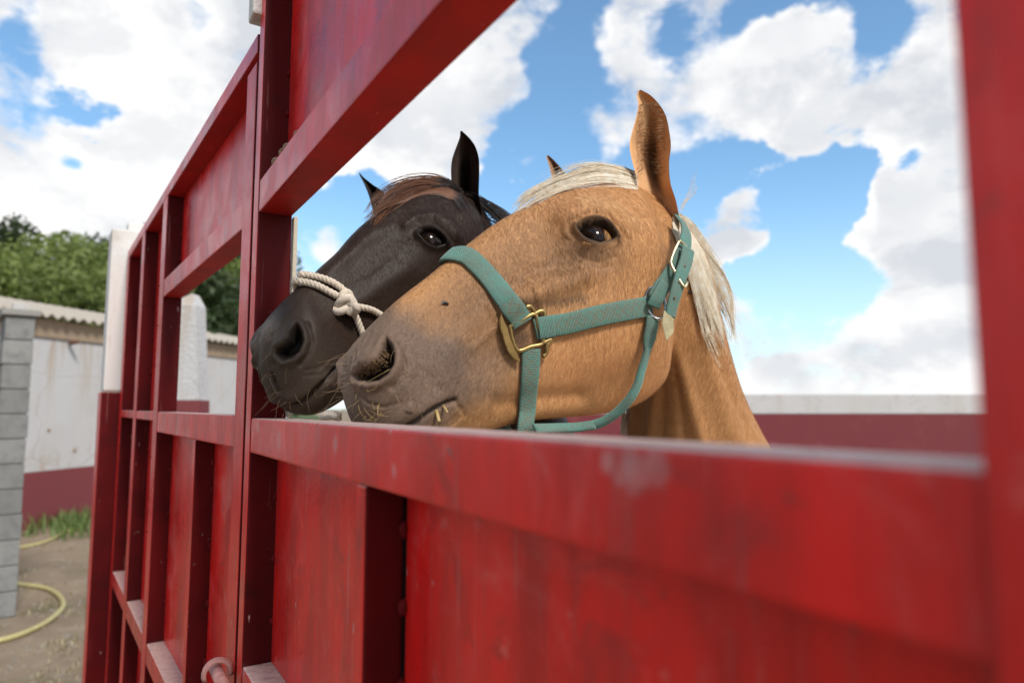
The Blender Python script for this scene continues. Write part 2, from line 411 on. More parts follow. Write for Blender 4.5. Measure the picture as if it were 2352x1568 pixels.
_u, _n = np.array([-math.sin(math.radians(31.5)), math.cos(math.radians(31.5))]), np.array([math.cos(math.radians(31.5)), math.sin(math.radians(31.5))])
def m_sand(nt, bs):
    p = pos(nt)
    nt.link(nt.mix(nt.ramp(nt.noise(p, 2.0, 7, .65), .35, .7), (.56, .45, .33), (.44, .34, .24)), bs.inputs['Base Color']); bs.inputs['Roughness'].default_value = .95
    nt.link(nt.bump(nt.noise(p, 18, 7, .7), .8, .04), bs.inputs['Normal'])
sq = [_u * s + _n * d_ for s, d_ in ((2.6, .30), (-14, .30), (-14, 16), (2.6, 16))]
obj('sand', pymesh('sand', [(q[0], q[1], .004) for q in sq], [(3, 2, 1, 0)]), mat('pen sand', m_sand), kind='structure')
def pebbles():
    polys = []
    V = []; F = []
    for i in range(900):
        y = rnd.uniform(2.2, 9); x = rnd.uniform(-.78, -.50) * y
        r = rnd.uniform(.006, .022) * (1 if rnd.random() < .93 else 1.8)
        b = len(V); an = rnd.random() * 6
        for k in range(5):
            q = an + k * 1.2566; V.append((x + r * math.cos(q) * rnd.uniform(.7, 1.2), y + r * math.sin(q) * rnd.uniform(.7, 1.2), -.002))
        for k in range(5):
            q = an + k * 1.2566; V.append((x + .7 * r * math.cos(q), y + .7 * r * math.sin(q), r * .6))
        for k in range(5):
            l = (k + 1) % 5; F.append((b + k, b + l, b + 5 + l, b + 5 + k))
        F.append(tuple(b + 5 + k for k in range(5)))
    obj('gravel', pymesh('gravel', V, F), M_STONE, label='loose pebbles scattered over the dry yard earth', cat='gravel', kind='stuff')
pebbles()
def blades(name, spots, m, label, cat):
    V = []; F = []
    for (x, y, r, n, h) in spots:
        for i in range(n):
            a = rnd.random() * 6.283; q = r * math.sqrt(rnd.random())
            bx, by = x + q * math.cos(a), y + q * math.sin(a); hh = h * rnd.uniform(.4, 1.1)
            w = rnd.uniform(.004, .010); ta = rnd.random() * 6.283; lean = hh * rnd.uniform(.2, .8)
            cx, sx = math.cos(ta + 1.57) * w, math.sin(ta + 1.57) * w
            b = len(V)
            V += [(bx - cx, by - sx, 0), (bx + cx, by + sx, 0), (bx + cx * .7 + lean * .35 * math.cos(ta), by + sx * .7 + lean * .35 * math.sin(ta), hh * .6),
                  (bx - cx * .7 + lean * .35 * math.cos(ta), by - sx * .7 + lean * .35 * math.sin(ta), hh * .6), (bx + lean * math.cos(ta), by + lean * math.sin(ta), hh)]
            F += [(b, b + 1, b + 2, b + 3), (b + 3, b + 2, b + 4)]
    return obj(name, pymesh(name, V, F), m, label=label, cat=cat, kind='stuff')
sp = []
for i in range(26):
    p = at(rnd.uniform(40, 215), 1185 + rnd.uniform(0, 70), 1); r_ = ray(rnd.uniform(60, 215), rnd.uniform(1165, 1235)); t = -H / r_[2]
    sp.append((r_[0] * t, t, .22, 55, .26))
blades('grass', sp, M_GRASS, 'green weeds growing along the foot of the maroon wall', 'weeds')
sp = []
for i in range(26):
    r_ = ray(rnd.uniform(-60, 215), rnd.uniform(1240, 1640)); t = -H / r_[2]
    sp.append((r_[0] * t, t, .18, 20, .035))
blades('dry_grass', sp, M_DRY, 'short dry grass and chaff lying on the yard earth', 'grass')

# farm wall with corrugated roof edge, receding on the left
WA = np.array([-6.75, 7.6]); WB = np.array([-3.6, 22.0]); wd = (WB - WA) / np.linalg.norm(WB - WA); wn = np.array([-wd[1], wd[0]])
WA0 = np.array([-6.35, 9.3])
WA = WA0 - wd * 3.5 + wn * .16
wall = empty('farm_building', 'white farm building with maroon base and corrugated roof edge behind the yard', 'building', loc=(WA[0], WA[1], 0))
def wpart(name, s0, s1, d0, d1, z0, z1, m, bev=.004):
    o = obj(name, frame_box((0, 0), (wd, wn), s0, s1, d0, d1, z0, z1, bev), m, wall); return o
# (child coordinates are relative to the empty at WA)
wpart('wall', 0, 10, .0, .3, .76, 2.597, M_WHITE)
wpart('dado', 0, 10, -.012, .3, 0, .757, M_MAROON)
wpart('fascia', 0, 10, -.03, .3, 2.60, 2.85, M_FASCIA)
V = []; F = []
N = 57 * 8
for i in range(N + 1):
    s = i * .177 / 8; z = 2.895 + .028 * math.cos(2 * math.pi * s / .177)
    for (dd, dz) in ((-.16, 0), (1.6, .42), (1.6, .40), (-.16, -.018)):
        p = wd * s + wn * dd; V.append((p[0], p[1], z + dz))
for i in range(N):
    for k in range(4):
        l = (k + 1) % 4; F.append((i * 4 + k, i * 4 + l, i * 4 + 4 + l, i * 4 + 4 + k))
obj('roof_sheet', pymesh('roof', V, F), M_SHEET, wall, smooth=False)
# rusty stain bracket and two holes
for (s, z, r) in ((3.75, 1.32, .022), (4.2, 1.02, .028)):
    p = wd * s + wn * (-.003)
    v, f = tube_arrays([(p[0], p[1], z), (p[0] - wn[0] * .012, p[1] - wn[1] * .012, z)], r, 9)
    obj('wall_chip', pymesh('chip', v, f), M_FASCIA, wall)
p = wd * 3.98 + wn * -.03
v, f = tube_arrays([(p[0], p[1], 2.55), (p[0] - wn[0] * .14, p[1] - wn[1] * .14, 2.57)], .03, 8)
obj('rusty_pipe', pymesh('pipe', v, f), M_RUST, wall)

# block wall end at the far left
bc = at(40, 1426, 1); rr = ray(-36, 1426); tb = -H / rr[2]
corner = np.array([rr[0] * tb, tb])
ea = np.array([math.cos(math.radians(38)), math.sin(math.radians(38))])         # end face, to the right and back
la = np.array([-math.cos(math.radians(50)), math.sin(math.radians(50))])        # long face, to the left and back
bw = empty('block_pillar', 'grey concrete block pillar standing at the left edge of the yard', 'pillar', loc=(corner[0], corner[1], 0))
course = .198; tz = 0; row = 0
tri = obj('mortar_core', frame_box((0, 0), (la, ea), .012, .60, .012, .178, 0, course * 12 - .01, 0), M_MORTAR, bw)
for row in range(12):
    off = (row % 2) * .2
    jx = rnd.uniform(-.008, .008) + .012 * (12 - row) / 12 * -1
    segs = [(0, .39), (.40, .61)] if row % 2 == 0 else [(0, .19), (.20, .61)]
    for (a, b) in segs:
        o = obj('block', frame_box((0, 0), (la, ea), a, b, jx * (a == 0), .19 + rnd.uniform(-.006, .006), row * course + .005, (row + 1) * course - .006, .006), M_BLOCK, bw)
o = obj('cap_slab', frame_box((0, 0), (la, ea), -.03, .66, -.03, .23, 12 * course, 12 * course + .05, .006), M_MORTAR, bw)
o = obj('cap_stub', frame_box((0, 0), (la, ea), .16, .30, .05, .16, 12 * course + .052, 12 * course + .12, .006), M_WHITE, bw)

# ring wall, right behind the horses
RD = 12.0
zt = H + (934 - 905) / 1568 * RD * 1.0; zm = H - (950 - 934) / 1568 * RD
rw = empty('ring_wall', 'long low wall behind the pen, white top band over maroon paint', 'wall', loc=(10, RD, 0))
X = (np.array([1.0, 0]), np.array([0, 1.0]))
obj('white_band', frame_box((0, 0), X, -11.5, 25, 0, .35, zm, zt, .015), M_WHITE, rw)
obj('maroon_base', frame_box((0, 0), X, -11.5, 25, -.012, .35, 0, zm - .003, .006), M_MAROON2, rw)

# pier seen through the far gate opening
rr0 = ray(425, 900); tp = 4.3
px0 = rr0[0] * tp
pier = empty('masonry_pier', 'white pier with sloping top and maroon base seen through the far gate opening', 'pier', loc=(px0, tp, 0))
def pier_mesh(z0, z1, wl0, wr0, wl1, wr1, apex=None):
    dpt = .14
    V = []
    for (z, l, r_) in ((z0, wl0, wr0), (z1, wl1, wr1)):
        V += [(l, 0, z), (r_, 0, z), (r_ - .0, dpt, z), (l + .0, dpt, z)]
    F = [(0, 1, 5, 4), (1, 2, 6, 5), (2, 3, 7, 6), (3, 0, 4, 7), (3, 2, 1, 0)]
    if apex:
        a0 = len(V); V += [(apex[0], 0.03, apex[1]), (apex[0], dpt, apex[1])]
        F += [(4, 5, a0), (5, 6, a0 + 1, a0), (6, 7, a0 + 1), (7, 4, a0, a0 + 1)]
    else: F.append((4, 5, 6, 7))
    return pymesh('pier', V, F)
zz = lambda y: H + (934 - y) / 1568 * tp
obj('white_shaft', pier_mesh(zz(918), zz(700), -.17, .085, -.14, .045, (.0, zz(670))), M_WHITE, pier)
obj('maroon_base', pier_mesh(0, zz(918) - .003, -.19, .105, -.178, .095), M_MAROON, pier)

# hillside with trees behind the farm wall
V = []; F = []
n = 24
for i in range(n + 1):
    for j in range(n + 1):
        a = -1.6 + i / n * 1.34; t = 15 + j / n * 45
        up = max(0, (t - 15)) * .30 * min(1, max(0, (-.30 - a) / .12)) + .5 * math.sin(i * 1.3 + j) * (j > 0)
        V.append((a * t, t, up - .1 if j else -.2))
for i in range(n):
    for j in range(n):
        F.append((i * (n + 1) + j, (i + 1) * (n + 1) + j, (i + 1) * (n + 1) + j + 1, i * (n + 1) + j + 1))
obj('hill', pymesh('hill', V, F), M_HILL, kind='structure', smooth=True)
def tree(x, y, z0, h, r, m, leafn, label, dark, trunk_h=.35):
    t = empty('pine_tree' if dark else 'leafy_tree', label, 'tree', 'trees on the hillside behind the farm wall', (x, y, z0))
    v, f = [], []
    path = [(0, 0, -.4), (rnd.uniform(-.1, .1), rnd.uniform(-.1, .1), h * .3), (rnd.uniform(-.2, .2), rnd.uniform(-.2, .2), h * .85)]
    v, f = tube_arrays(smooth_path(path, 8), np.linspace(.035 * h, .008 * h, 8), 7)
    for k in range(5):
        a = rnd.random() * 6.28; zb = h * rnd.uniform(.3, .65); b = len(v)
        v2, f2 = tube_arrays([(0, 0, zb), (math.cos(a) * r * .4, math.sin(a) * r * .4, zb + .12 * h), (math.cos(a) * r * .8, math.sin(a) * r * .8, zb + .2 * h)], [.014 * h, .01 * h, .004 * h], 5)
        v += v2; f += [tuple(b + i for i in ff) for ff in f2]
    obj('trunk', pymesh('trunk', v, f), M_BARK, t, smooth=True)
    cl = []
    for k in range(20):
        a = rnd.random() * 6.28; q = rnd.random() ** .5; hz = rnd.uniform(.22, 1.0)
        rad = r * (1.05 - .55 * abs(hz - .5) * 1.6) * q
        cl.append((rad * math.cos(a), rad * math.sin(a), h * hz * .95, r * rnd.uniform(.28, .48)))
    cl = np.array(cl); idx = rng.integers(0, len(cl), leafn)
    d = rng.normal(size=(leafn, 3)); d /= np.linalg.norm(d, axis=1)[:, None]
    c = cl[idx, :3] + d * (cl[idx, 3] * rng.uniform(.35, 1.0, leafn) ** .5)[:, None]
    nrm = d + rng.normal(size=(leafn, 3)) * .7; nrm /= np.linalg.norm(nrm, axis=1)[:, None]
    a1 = np.cross(nrm, rng.normal(size=(leafn, 3))); a1 /= np.linalg.norm(a1, axis=1)[:, None]; a2 = np.cross(nrm, a1)
    s = rng.uniform(.04, .085, (leafn, 1)) * (r / 1.5) ** .4
    Q = np.stack([c - a1 * s * 1.5, c + a2 * s * .7, c + a1 * s * 1.5, c - a2 * s * .7], 1).reshape(-1, 3)
    FF = np.arange(leafn * 4).reshape(-1, 4)
    me = bpy.data.meshes.new('crown'); me.from_pydata(Q.tolist(), [], FF.tolist()); me.update()
    obj('crown', me, m, t)
tl = []
k = 0
def hillz(a, t): return max(0, (t - 15)) * .30 * min(1, max(0, (-.30 - a) / .12))
for (row, t0, cnt, hh) in ((0, 16.5, 12, 4.2), (1, 20.5, 12, 4.6), (2, 27, 14, 4.9)):
    for i in range(cnt):
        a = -.92 + (i + rnd.uniform(.2, .8)) / cnt * .53
        t = t0 + rnd.uniform(-1.2, 1.2)
        dark = (row == 2) or (a > -.50 and rnd.random() < .75)
        h = hh * rnd.uniform(.85, 1.15) * (.8 if -.71 < a < -.66 and row == 2 else 1)
        tl.append((a * t, t, hillz(a, t), h, h * rnd.uniform(.36, .46), dark, row, a))
side = lambda a: 'far left above the block pillar' if a < -.70 else ('left of the white gate post' if a < -.58 else ('beyond the gate top' if a < -.48 else 'seen through the far gate opening'))
ORD = ('leftmost', 'second', 'third', 'fourth', 'fifth', 'sixth', 'seventh', 'eighth', 'ninth', 'tenth', 'eleventh', 'twelfth', 'thirteenth', 'fourteenth')
count = [0, 0, 0]
for (x, y, z, h, r, dark, row, a) in sorted(tl, key=lambda q: (q[6], q[7])):
    o_ = ORD[count[row]]; count[row] += 1
    tree(x, y, z, h, r, M_LEAFD if dark else M_LEAF, 4200,
         o_ + (' tree' if o_ == 'leftmost' else ' tree from the left') + ' in the ' + ('front', 'middle', 'top')[row] + ' row of the hillside, ' + ('dark evergreen' if dark else 'bright green'), dark)

# yellow hose on the ground
def ground_pt(x, y, z=.02):
    r_ = ray(x, y); t = -(H - z) / r_[2]; return (r_[0] * t, t, z)
hp = [ground_pt(*p) for p in ((-260, 1330), (-120, 1322), (0, 1335), (55, 1342), (105, 1350), (138, 1370), (145, 1392), (125, 1415), (85, 1440), (30, 1462), (-40, 1478), (-140, 1500), (-300, 1530))]
tube('garden_hose', smooth_path(hp, 70), .020, M_HOSE, 10, label='pale yellow hose curled on the yard earth in the foreground', cat='hose')
hp = [ground_pt(*p) for p in ((-60, 1275), (40, 1258), (100, 1245), (150, 1222), (185, 1212))]
tube('garden_hose', smooth_path(hp, 30), .020, M_HOSE, 10, label='straight stretch of yellow hose lying by the weeds', cat='hose')

# ================================================================ GATES
def axes(deg):
    a = math.radians(deg); return np.array([-math.sin(a), math.cos(a)]), np.array([math.cos(a), math.sin(a)])
A1, A2 = axes(31.5), axes(34.8)
F1, B1 = .18, .226
F2 = .2374; B2 = F2 + .042; S0 = .988
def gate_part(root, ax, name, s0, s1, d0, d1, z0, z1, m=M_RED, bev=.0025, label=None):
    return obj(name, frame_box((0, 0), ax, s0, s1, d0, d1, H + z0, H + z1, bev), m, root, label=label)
g1 = empty('metal_gate', 'near red steel gate leaf whose open middle frames both horse heads', 'gate', 'red steel gate leaves')
g = lambda *a, **k: gate_part(g1, A1, *a, **k)
STL1 = g('stile', .957, .990, F1, B1, -1.56, .72)
g('stile', .030, .080, F1 - .004, B1, -1.56, .72)
g('rail', .0805, .9565, F1 + .001, B1 - .001, -.060, -.015)
g('rail', .0805, .9565, F1 + .001, B1 - .001, .264, .309)
g('rail', .0805, .9565, F1 + .001, B1 - .001, .66, .70)
g('rail', .538, .9565, F1 + .001, B1 - .001, -.375, -.331)
g('rail', .0805, .514, F1 + .001, B1 - .001, -.375, -.331)
g('rail', .0805, .9565, F1 + .001, B1 - .001, -1.50, -1.45)
PD = F1 + .036
g('panel', .0825, .9545, PD, PD + .004, .3095, .6595, bev=.0008)
g('panel', .538, .9545, PD, PD + .004, -.3305, -.0605, bev=.0008)
g('panel', .0825, .5110, PD, PD + .004, -.3305, -.0605, bev=.0008)
g('panel', .0825, .9545, PD, PD + .004, -1.4495, -.3755, bev=.0008)
STF1 = g('stiffener', .515, .537, F1 + .003, PD - .0005, -.3305, -.0605)
g('gap_shade_strip', .505, .530, PD + .0045, PD + .007, -.33, -.061, simple('painted gap shade', (.012, .008, .008), .9), bev=0)  # near-black strip added behind the joint to stand for shade in the gap
g('cream_flange', .9485, .962, B1 + .0005, B1 + .006, -.014, .263, M_CREAM, bev=.001)
g('white_cap', .982, 1.018, F1 - .012, F1 + .03, .560, .70, M_WPOST, bev=.004)
def blob(root, p, r, m, name, sq=(1, 1, 1)):
    bm = bmesh.new(); bmesh.ops.create_icosphere(bm, subdivisions=2, radius=1)
    for v in bm.verts:
        k = 1 + .35 * math.sin(v.co.x * 5 + p[0] * 90) * math.cos(v.co.y * 4 + p[2] * 70) * math.sin(v.co.z * 4 + 1)
        v.co = Vector((p[0] + v.co.x * r * k * sq[0], p[1] + v.co.y * r * k * sq[1], p[2] + v.co.z * r * k * sq[2]))
    me = bpy.data.meshes.new(name); bm.to_mesh(me); bm.free()
    return obj(name, me, m, root, smooth=True)
def fp(ax, s, dd, z): return (ax[0][0] * s + ax[1][0] * dd, ax[0][1] * s + ax[1][1] * dd, H + z)
for z in (-.096, -.155, -.215, -.27):
    blob(STF1, fp(A1, .512, PD - .002, z), .0042, M_BEAD, 'weld_bead', (1, 1, 1.7))
for z in (-.12, -.2, -.28):
    blob(STL1, fp(A1, .955, PD - .001, z), .0035, M_BEAD, 'weld_bead', (1, 1, 1.6))
for z in (.33, .36, .41, .47):
    blob(STL1, fp(A1, .955, PD - .001, z), .003, M_BEAD, 'weld_bead', (1, 1, 1.5))
# latch pipe at the foot of the meeting stiles
la0 = fp(A1, 1.045, F1 - .02, -.352); la1 = fp(A1, .955, F1 - .02, -.352)
tube('latch_bolt', [la0, la1], .008, M_PINK, 12, parent=g1)
arc = [np.array(fp(A1, 1.01, F1 - .020, -.352)) + .017 * np.array([A1[1][0] * math.cos(a), A1[1][1] * math.cos(a), math.sin(a)]) for a in np.linspace(-.3, 3.6, 14)]
V, F = tube_arrays(arc, .006, 6, flat=.4); obj('latch_keeper', pymesh('keeper', V, F), M_PINK, g1, smooth=True)
for i, (s, dz) in enumerate(((.884, .004), (.846, .004), (.826, .004), (.776, .003))):
    p = fp(A1, s, F1 + .006, .309 + dz)
    sn = empty('snail', ('pale tan snail lowest on the near gate upper rail', 'brown snail second from the post on the near gate upper rail', 'dark snail third from the post on the near gate upper rail', 'tiny dark snail highest on the near gate upper rail')[i], 'snail', 'snails on the gate rail', p)
    pts = []
    for a in np.linspace(0, 4.2 * math.pi, 34):
        q = .0034 * (1 - a / (4.6 * math.pi)); pts.append((q * math.cos(a), .0022 * a / 13, q * math.sin(a)))
    V, F = tube_arrays(pts, np.linspace(.0030, .0007, 34) * (1.25, 1.1, .95, .75)[i], 7); obj('shell', pymesh('shell', V, F), M_SNAIL, sn, smooth=True)
    V, F = tube_arrays([(-.006, 0, -.003), (0, 0, -.0036), (.006, 0, -.003)], [.0008, .0016, .0010], 6); obj('foot', pymesh('foot', V, F), M_DIRT, sn, smooth=True)

g2 = empty('metal_gate', 'far red steel gate leaf with narrow panelled bays beside the white post', 'gate', 'red steel gate leaves')
def q2(name, s0, s1, d0, d1, z0, z1, **k): return gate_part(g2, A2, name, S0 + s0, S0 + s1, d0, d1, z0, z1, **k)
P2 = F2 + .036
q2('stile', .004, .058, F2, B2, -1.56, .50)
STL2 = q2('stile', .825, .892, F2, B2, -1.56, .514)
STL3 = q2('stile', 1.24, 1.305, F2, B2, -1.56, .514)
q2('stile', 1.66, 1.72, F2, B2, -1.56, .514)
q2('top_rail', .004, 1.72, F2, B2, .5145, .543)
bays = ((.0585, .8245), (.8925, 1.2395), (1.3055, 1.6595))
for i, (a, b) in enumerate(bays):
    if i == 0:
        q2('rail', a, b, F2 + .001, B2 - .001, .263, .305)
        q2('rail', a, b, F2 + .001, B2 - .001, -.059, -.012)
        q2('panel', a + .002, b - .002, P2, P2 + .004, .3055, .514, bev=.0008)
        q2('panel', a + .002, .357, P2, P2 + .004, -.5395, -.0595, bev=.0008)
        q2('panel', .385, b - .002, P2, P2 + .004, -.5395, -.0595, bev=.0008)
        STF2 = q2('stiffener', .359, .384, F2 + .003, P2 + .003, -.5395, -.0595)
    else:
        q2('rail', a, b, F2 + .001, B2 - .001, -.034, -.012)
        q2('panel', a + .002, b - .002, P2, P2 + .004, -.0115, .514, bev=.0008)
        q2('panel', a + .002, b - .002, P2, P2 + .004, -.5395, -.0345, bev=.0008)
    q2('rail', a, b, F2 + .001, B2 - .001, -.585, -.54)
    q2('panel', a + .002, b - .002, P2, P2 + .004, -1.5, -.5855, bev=.0008)
for z in (-.15, -.25, -.35, -.45, -.1, .36, .42, .47):
    blob(STL2, fp(A2, S0 + .822, P2 - .001, z), .0045, M_BEAD, 'weld_bead', (1, 1, 1.6))
    if z < 0: blob(STF2, fp(A2, S0 + .357, P2 - .001, z), .0045, M_BEAD, 'weld_bead', (1, 1, 1.6))
for z in (.1, .2, .3, -.12, -.22, -.3):
    blob(STL3, fp(A2, S0 + 1.2375, P2 - .001, z), .0055, M_BEAD, 'weld_bead', (1, 1, 1.5))
    blob(STL2, fp(A2, S0 + .895 + .0, F2 - .000, z), .0018, M_BEAD, 'weld_bead', (1, 1, 1.5))
# gate post, white over red
gp = empty('gate_post', 'square gate post painted white above and red below at the far gate end', 'post')
gate_part(gp, A2, 'white_shaft', S0 + 1.735, S0 + 1.86, F2 - .050, F2 + .07, .055, .625, M_WPOST, .006)
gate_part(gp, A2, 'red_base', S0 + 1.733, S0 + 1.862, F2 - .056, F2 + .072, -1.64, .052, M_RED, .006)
gate_part(gp, A2, 'cap_block', S0 + 1.78, S0 + 1.85, F2 + .002, F2 + .08, .6255, .665, M_WPOST, .006)

# ================================================================ HORSES
def sstep(x, a, b):
    t = np.clip((x - a) / (b - a), 0, 1); return t * t * (3 - 2 * t)
def seg_dist(X, Y, pts):
    best = np.full(X.shape, 1e9)
    for (x0, y0), (x1, y1) in zip(pts[:-1], pts[1:]):
        dx, dy = x1 - x0, y1 - y0; L = dx * dx + dy * dy + 1e-9
        t = np.clip(((X - x0) * dx + (Y - y0) * dy) / L, 0, 1)
        best = np.minimum(best, np.hypot(X - x0 - t * dx, Y - y0 - t * dy))
    return best
def poly_sd(X, Y, pts):
    """signed distance, negative inside"""
    d = seg_dist(X, Y, list(pts) + [pts[0]]); ins = np.zeros(X.shape, bool)
    for (x0, y0), (x1, y1) in zip(pts, list(pts[1:]) + [pts[0]]):
        c = ((y0 > Y) != (y1 > Y)); xi = (x1 - x0) * (Y - y0) / ((y1 - y0) + 1e-9) + x0
        ins ^= c & (X < xi)
    return np.where(ins, -d, d)
class Feat:
    def __init__(s, X, Y): s.X, s.Y = X, Y
    def G(s, cx, cy, rx, ry, ang=0):
        a = math.radians(ang); dx = s.X - cx; dy = s.Y - cy
        u = dx * math.cos(a) + dy * math.sin(a); v = -dx * math.sin(a) + dy * math.cos(a)
        return np.exp(-(u / rx)**2 - (v / ry)**2)
    def L(s, pts, w): return np.exp(-(seg_dist(s.X, s.Y, pts) / w)**2)
    def P(s, pts): return poly_sd(s.X, s.Y, pts)
    def almond(s, cx, cy, a, b, ang, up=1.0, lo=1.0):
        t = math.radians(ang); dx = s.X - cx; dy = s.Y - cy
        u = dx * math.cos(t) + dy * math.sin(t); v = -dx * math.sin(t) + dy * math.cos(t)
        k = np.clip(1 - (u / a)**2, 0, 1)
        yb = np.where(v < 0, b * up, b * lo) * k**.8
        return np.where(np.abs(u) < a, np.abs(v) - yb, np.hypot(np.abs(u) - a, v))

MULT_H = np.array([0, .1, .3, .5, .7, .9, 1.0])
def build_horse(name, phi, p0px, t0, keys, neck, body_yaw, ears, feats, colors, base_rgb, mats, label, roll=0.0, nphi=104, per=20, neckf=None):
    ph = math.radians(phi)
    h = np.array([math.cos(ph), math.sin(ph), 0]); lat = np.array([math.sin(ph), -math.cos(ph), 0])
    rl = math.radians(roll); lat = lat * math.cos(rl) + np.array([0, 0, 1.0]) * math.sin(rl)
    p0 = at(*p0px, t0)
    org = np.array([0, 0, H])
    def sag(x, y):
        d = ray(x, y); return org + d * (np.dot(p0 - org, lat) / np.dot(d, lat))
    D, V, Lt, W, MU, ns = [], [], [], [], [], []
    for k in keys:
        D.append(sag(k[0], k[1])); V.append(sag(k[2], k[3])); Lt.append(lat); W.append(k[4]); MU.append(k[5]); ns.append(per)
    poll = D[-1].copy()
    by = math.radians(body_yaw)
    for (dx, dz, vx, vz, w, mu, f) in neck:
        yaw = ph + (by - ph) * f
        b = np.array([math.cos(yaw), math.sin(yaw), 0]); l = np.array([math.sin(yaw), -math.cos(yaw), 0])
        D.append(poll + b * dx + np.array([0, 0, dz])); V.append(poll + b * vx + np.array([0, 0, vz])); Lt.append(l); W.append(w); MU.append(mu); ns.append(14 if dx < .7 else 4)
    D, V, Lt, W, MU = map(lambda q: np.array(q, float), (D, V, Lt, W, MU))
    ts = [0.0]
    for i in range(len(D) - 1): ts += list(np.linspace(i, i + 1, ns[i] + 1)[1:])
    ts = np.array(ts); x = np.arange(len(D), dtype=float)
    D, V, Lt, W, MU = (hermite(x, q, ts) for q in (D, V, Lt, W, MU))
    Lt /= np.linalg.norm(Lt, axis=1)[:, None]; W = np.maximum(W, .002)
    fi = np.linspace(0, math.pi, nphi)
    c = np.cos(fi); hh = (1 - np.sign(c) * np.abs(c)**.92) / 2
    sn = np.sin(fi)**.82
    R = len(ts)
    base = D[:, None, :] + (V - D)[:, None, :] * hh[None, :, None]
    mm = np.empty((R, nphi))
    for i in range(R):
        m = MU[i]; mm[i] = hermite(MULT_H, np.r_[m[0], m, m[-1]], hh)
    lo = W[:, None] * sn[None, :] * mm
    near = base + Lt[:, None, :] * lo[..., None]
    nhead = int(np.searchsorted(ts, len(keys) - 1 + .999))
    # normals
    du = np.gradient(near, axis=0); dv = np.gradient(near, axis=1)
    N = np.cross(dv, du); N /= np.linalg.norm(N, axis=2)[..., None] + 1e-12
    cen = (D + V)[:, None, :] / 2
    sgn = np.sign((N * (near - cen)).sum(2)).sum(1, keepdims=True); N = N * np.where(sgn < 0, -1, 1)[..., None]
    N[:, 0] = (D - V) / (np.linalg.norm(D - V, axis=1)[:, None] + 1e-9); N[:, -1] = -N[:, 0]
    X, Y = project(near)
    ft = Feat(X, Y); mask = np.clip(1 - (np.arange(R) - nhead + 2) / 14.0, 0, 1)[:, None] * np.ones((1, nphi))
    edge = np.minimum(1, sn / .25)[None, :]
    disp = feats(ft) * mask
    disp = disp * (.12 + .88 * sstep(lo, .004, .020))
    if neckf is not None: disp = disp + neckf(ft) * np.clip((np.arange(R) - nhead) / 10.0, 0, 1)[:, None] * sstep(lo, .004, .02) * (np.arange(R) < nhead + 60)[:, None]
    near2 = near + N * disp[..., None]
    col = np.empty((R, nphi, 3)); col[:] = base_rgb
    col = colors(ft, col, mask)
    # mirror across each ring's own median plane
    dl = ((near2 - base) * Lt[:, None, :]).sum(2)
    farp = near2 - 2 * dl[..., None] * Lt[:, None, :]
    ring = np.concatenate([near2, farp[:, -2:0:-1]], 1); cring = np.concatenate([col, col[:, -2:0:-1]], 1)
    M = ring.shape[1]
    Vv = ring.reshape(-1, 3); Cc = cring.reshape(-1, 3)
    sl = np.r_[0, np.cumsum(np.linalg.norm(np.diff((D + V) / 2, axis=0), axis=1))]
    arc = np.concatenate([np.zeros((R, 1)), np.cumsum(np.linalg.norm(np.diff(near, axis=1), axis=2), axis=1)], 1)
    arc = np.concatenate([arc, -arc[:, -2:0:-1]], 1)
    UV = np.stack([np.repeat(sl[:, None], M, 1), arc, np.zeros((R, M))], 2).reshape(-1, 3)
    i = np.arange(R - 1)[:, None] * M; j = np.arange(M)[None, :]; j2 = (j + 1) % M
    Fq = np.stack([i + j, i + M + j, i + M + j2, i + j2], 2).reshape(-1, 4).tolist()
    Fq.append(list(range(M))); Fq.append(list(reversed(range((R - 1) * M, R * M))))
    Vs = [Vv]; Cs = [Cc]; Us = [UV]; n0 = len(Vv)
    def add(V_, F_, C_, U_=None):
        nonlocal n0
        V_ = np.asarray(V_, float); Vs.append(V_); Cs.append(np.broadcast_to(np.asarray(C_, float), (len(V_), 3)))
        Us.append(V_ * 1.0 if U_ is None else U_); Fq.extend([[n0 + q for q in f] for f in F_]); n0 += len(V_)
    for e in ears(sag, lat, h): add(*e)
    # legs under the body
    def bpt(dx, dz, ly):
        b = np.array([math.cos(by), math.sin(by), 0]); l = np.array([math.sin(by), -math.cos(by), 0]); p = poll + b * dx + l * ly; p[2] = dz; return p
    zc = poll[2]
    for sx in (-1, 1):
        L = [(.56, zc - .78, .15), (.60, zc - .95, .14), (.58, .86, .12), (.585, .52, .115), (.58, .46, .115), (.575, .18, .11), (.56, .11, .11), (.545, .055, .11), (.53, .0, .11)]
        rr = [.13, .10, .065, .047, .044, .030, .036, .045, .055]
        add(*tube_arrays([bpt(a, b, l * sx) for a, b, l in L], rr, 12), base_rgb)
        L = [(1.60, zc - .80, .16), (1.62, zc - 1.0, .16), (1.58, .88, .14), (1.70, .60, .13), (1.72, .53, .13), (1.69, .20, .125), (1.67, .12, .12), (1.655, .055, .12), (1.64, .0, .12)]
        rr = [.19, .15, .10, .055, .05, .034, .038, .046, .056]
        add(*tube_arrays([bpt(a, b, l * sx) for a, b, l in L], rr, 12), base_rgb)
    Vv = np.concatenate(Vs); Cc = np.concatenate(Cs); UVv = np.concatenate(Us)
    root = empty(name, label, 'horse', 'horses looking over the gate')
    me = bpy.data.meshes.new('body'); me.from_pydata(Vv.tolist(), [], Fq); me.update()
    at_c = me.attributes.new('coat', 'FLOAT_COLOR', 'POINT'); at_c.data.foreach_set('color', np.c_[Cc, np.ones(len(Cc))].ravel())
    at_u = me.attributes.new('flow', 'FLOAT_VECTOR', 'POINT'); at_u.data.foreach_set('vector', UVv.ravel())
    o = obj('body', me, mats['coat'], root, smooth=True)
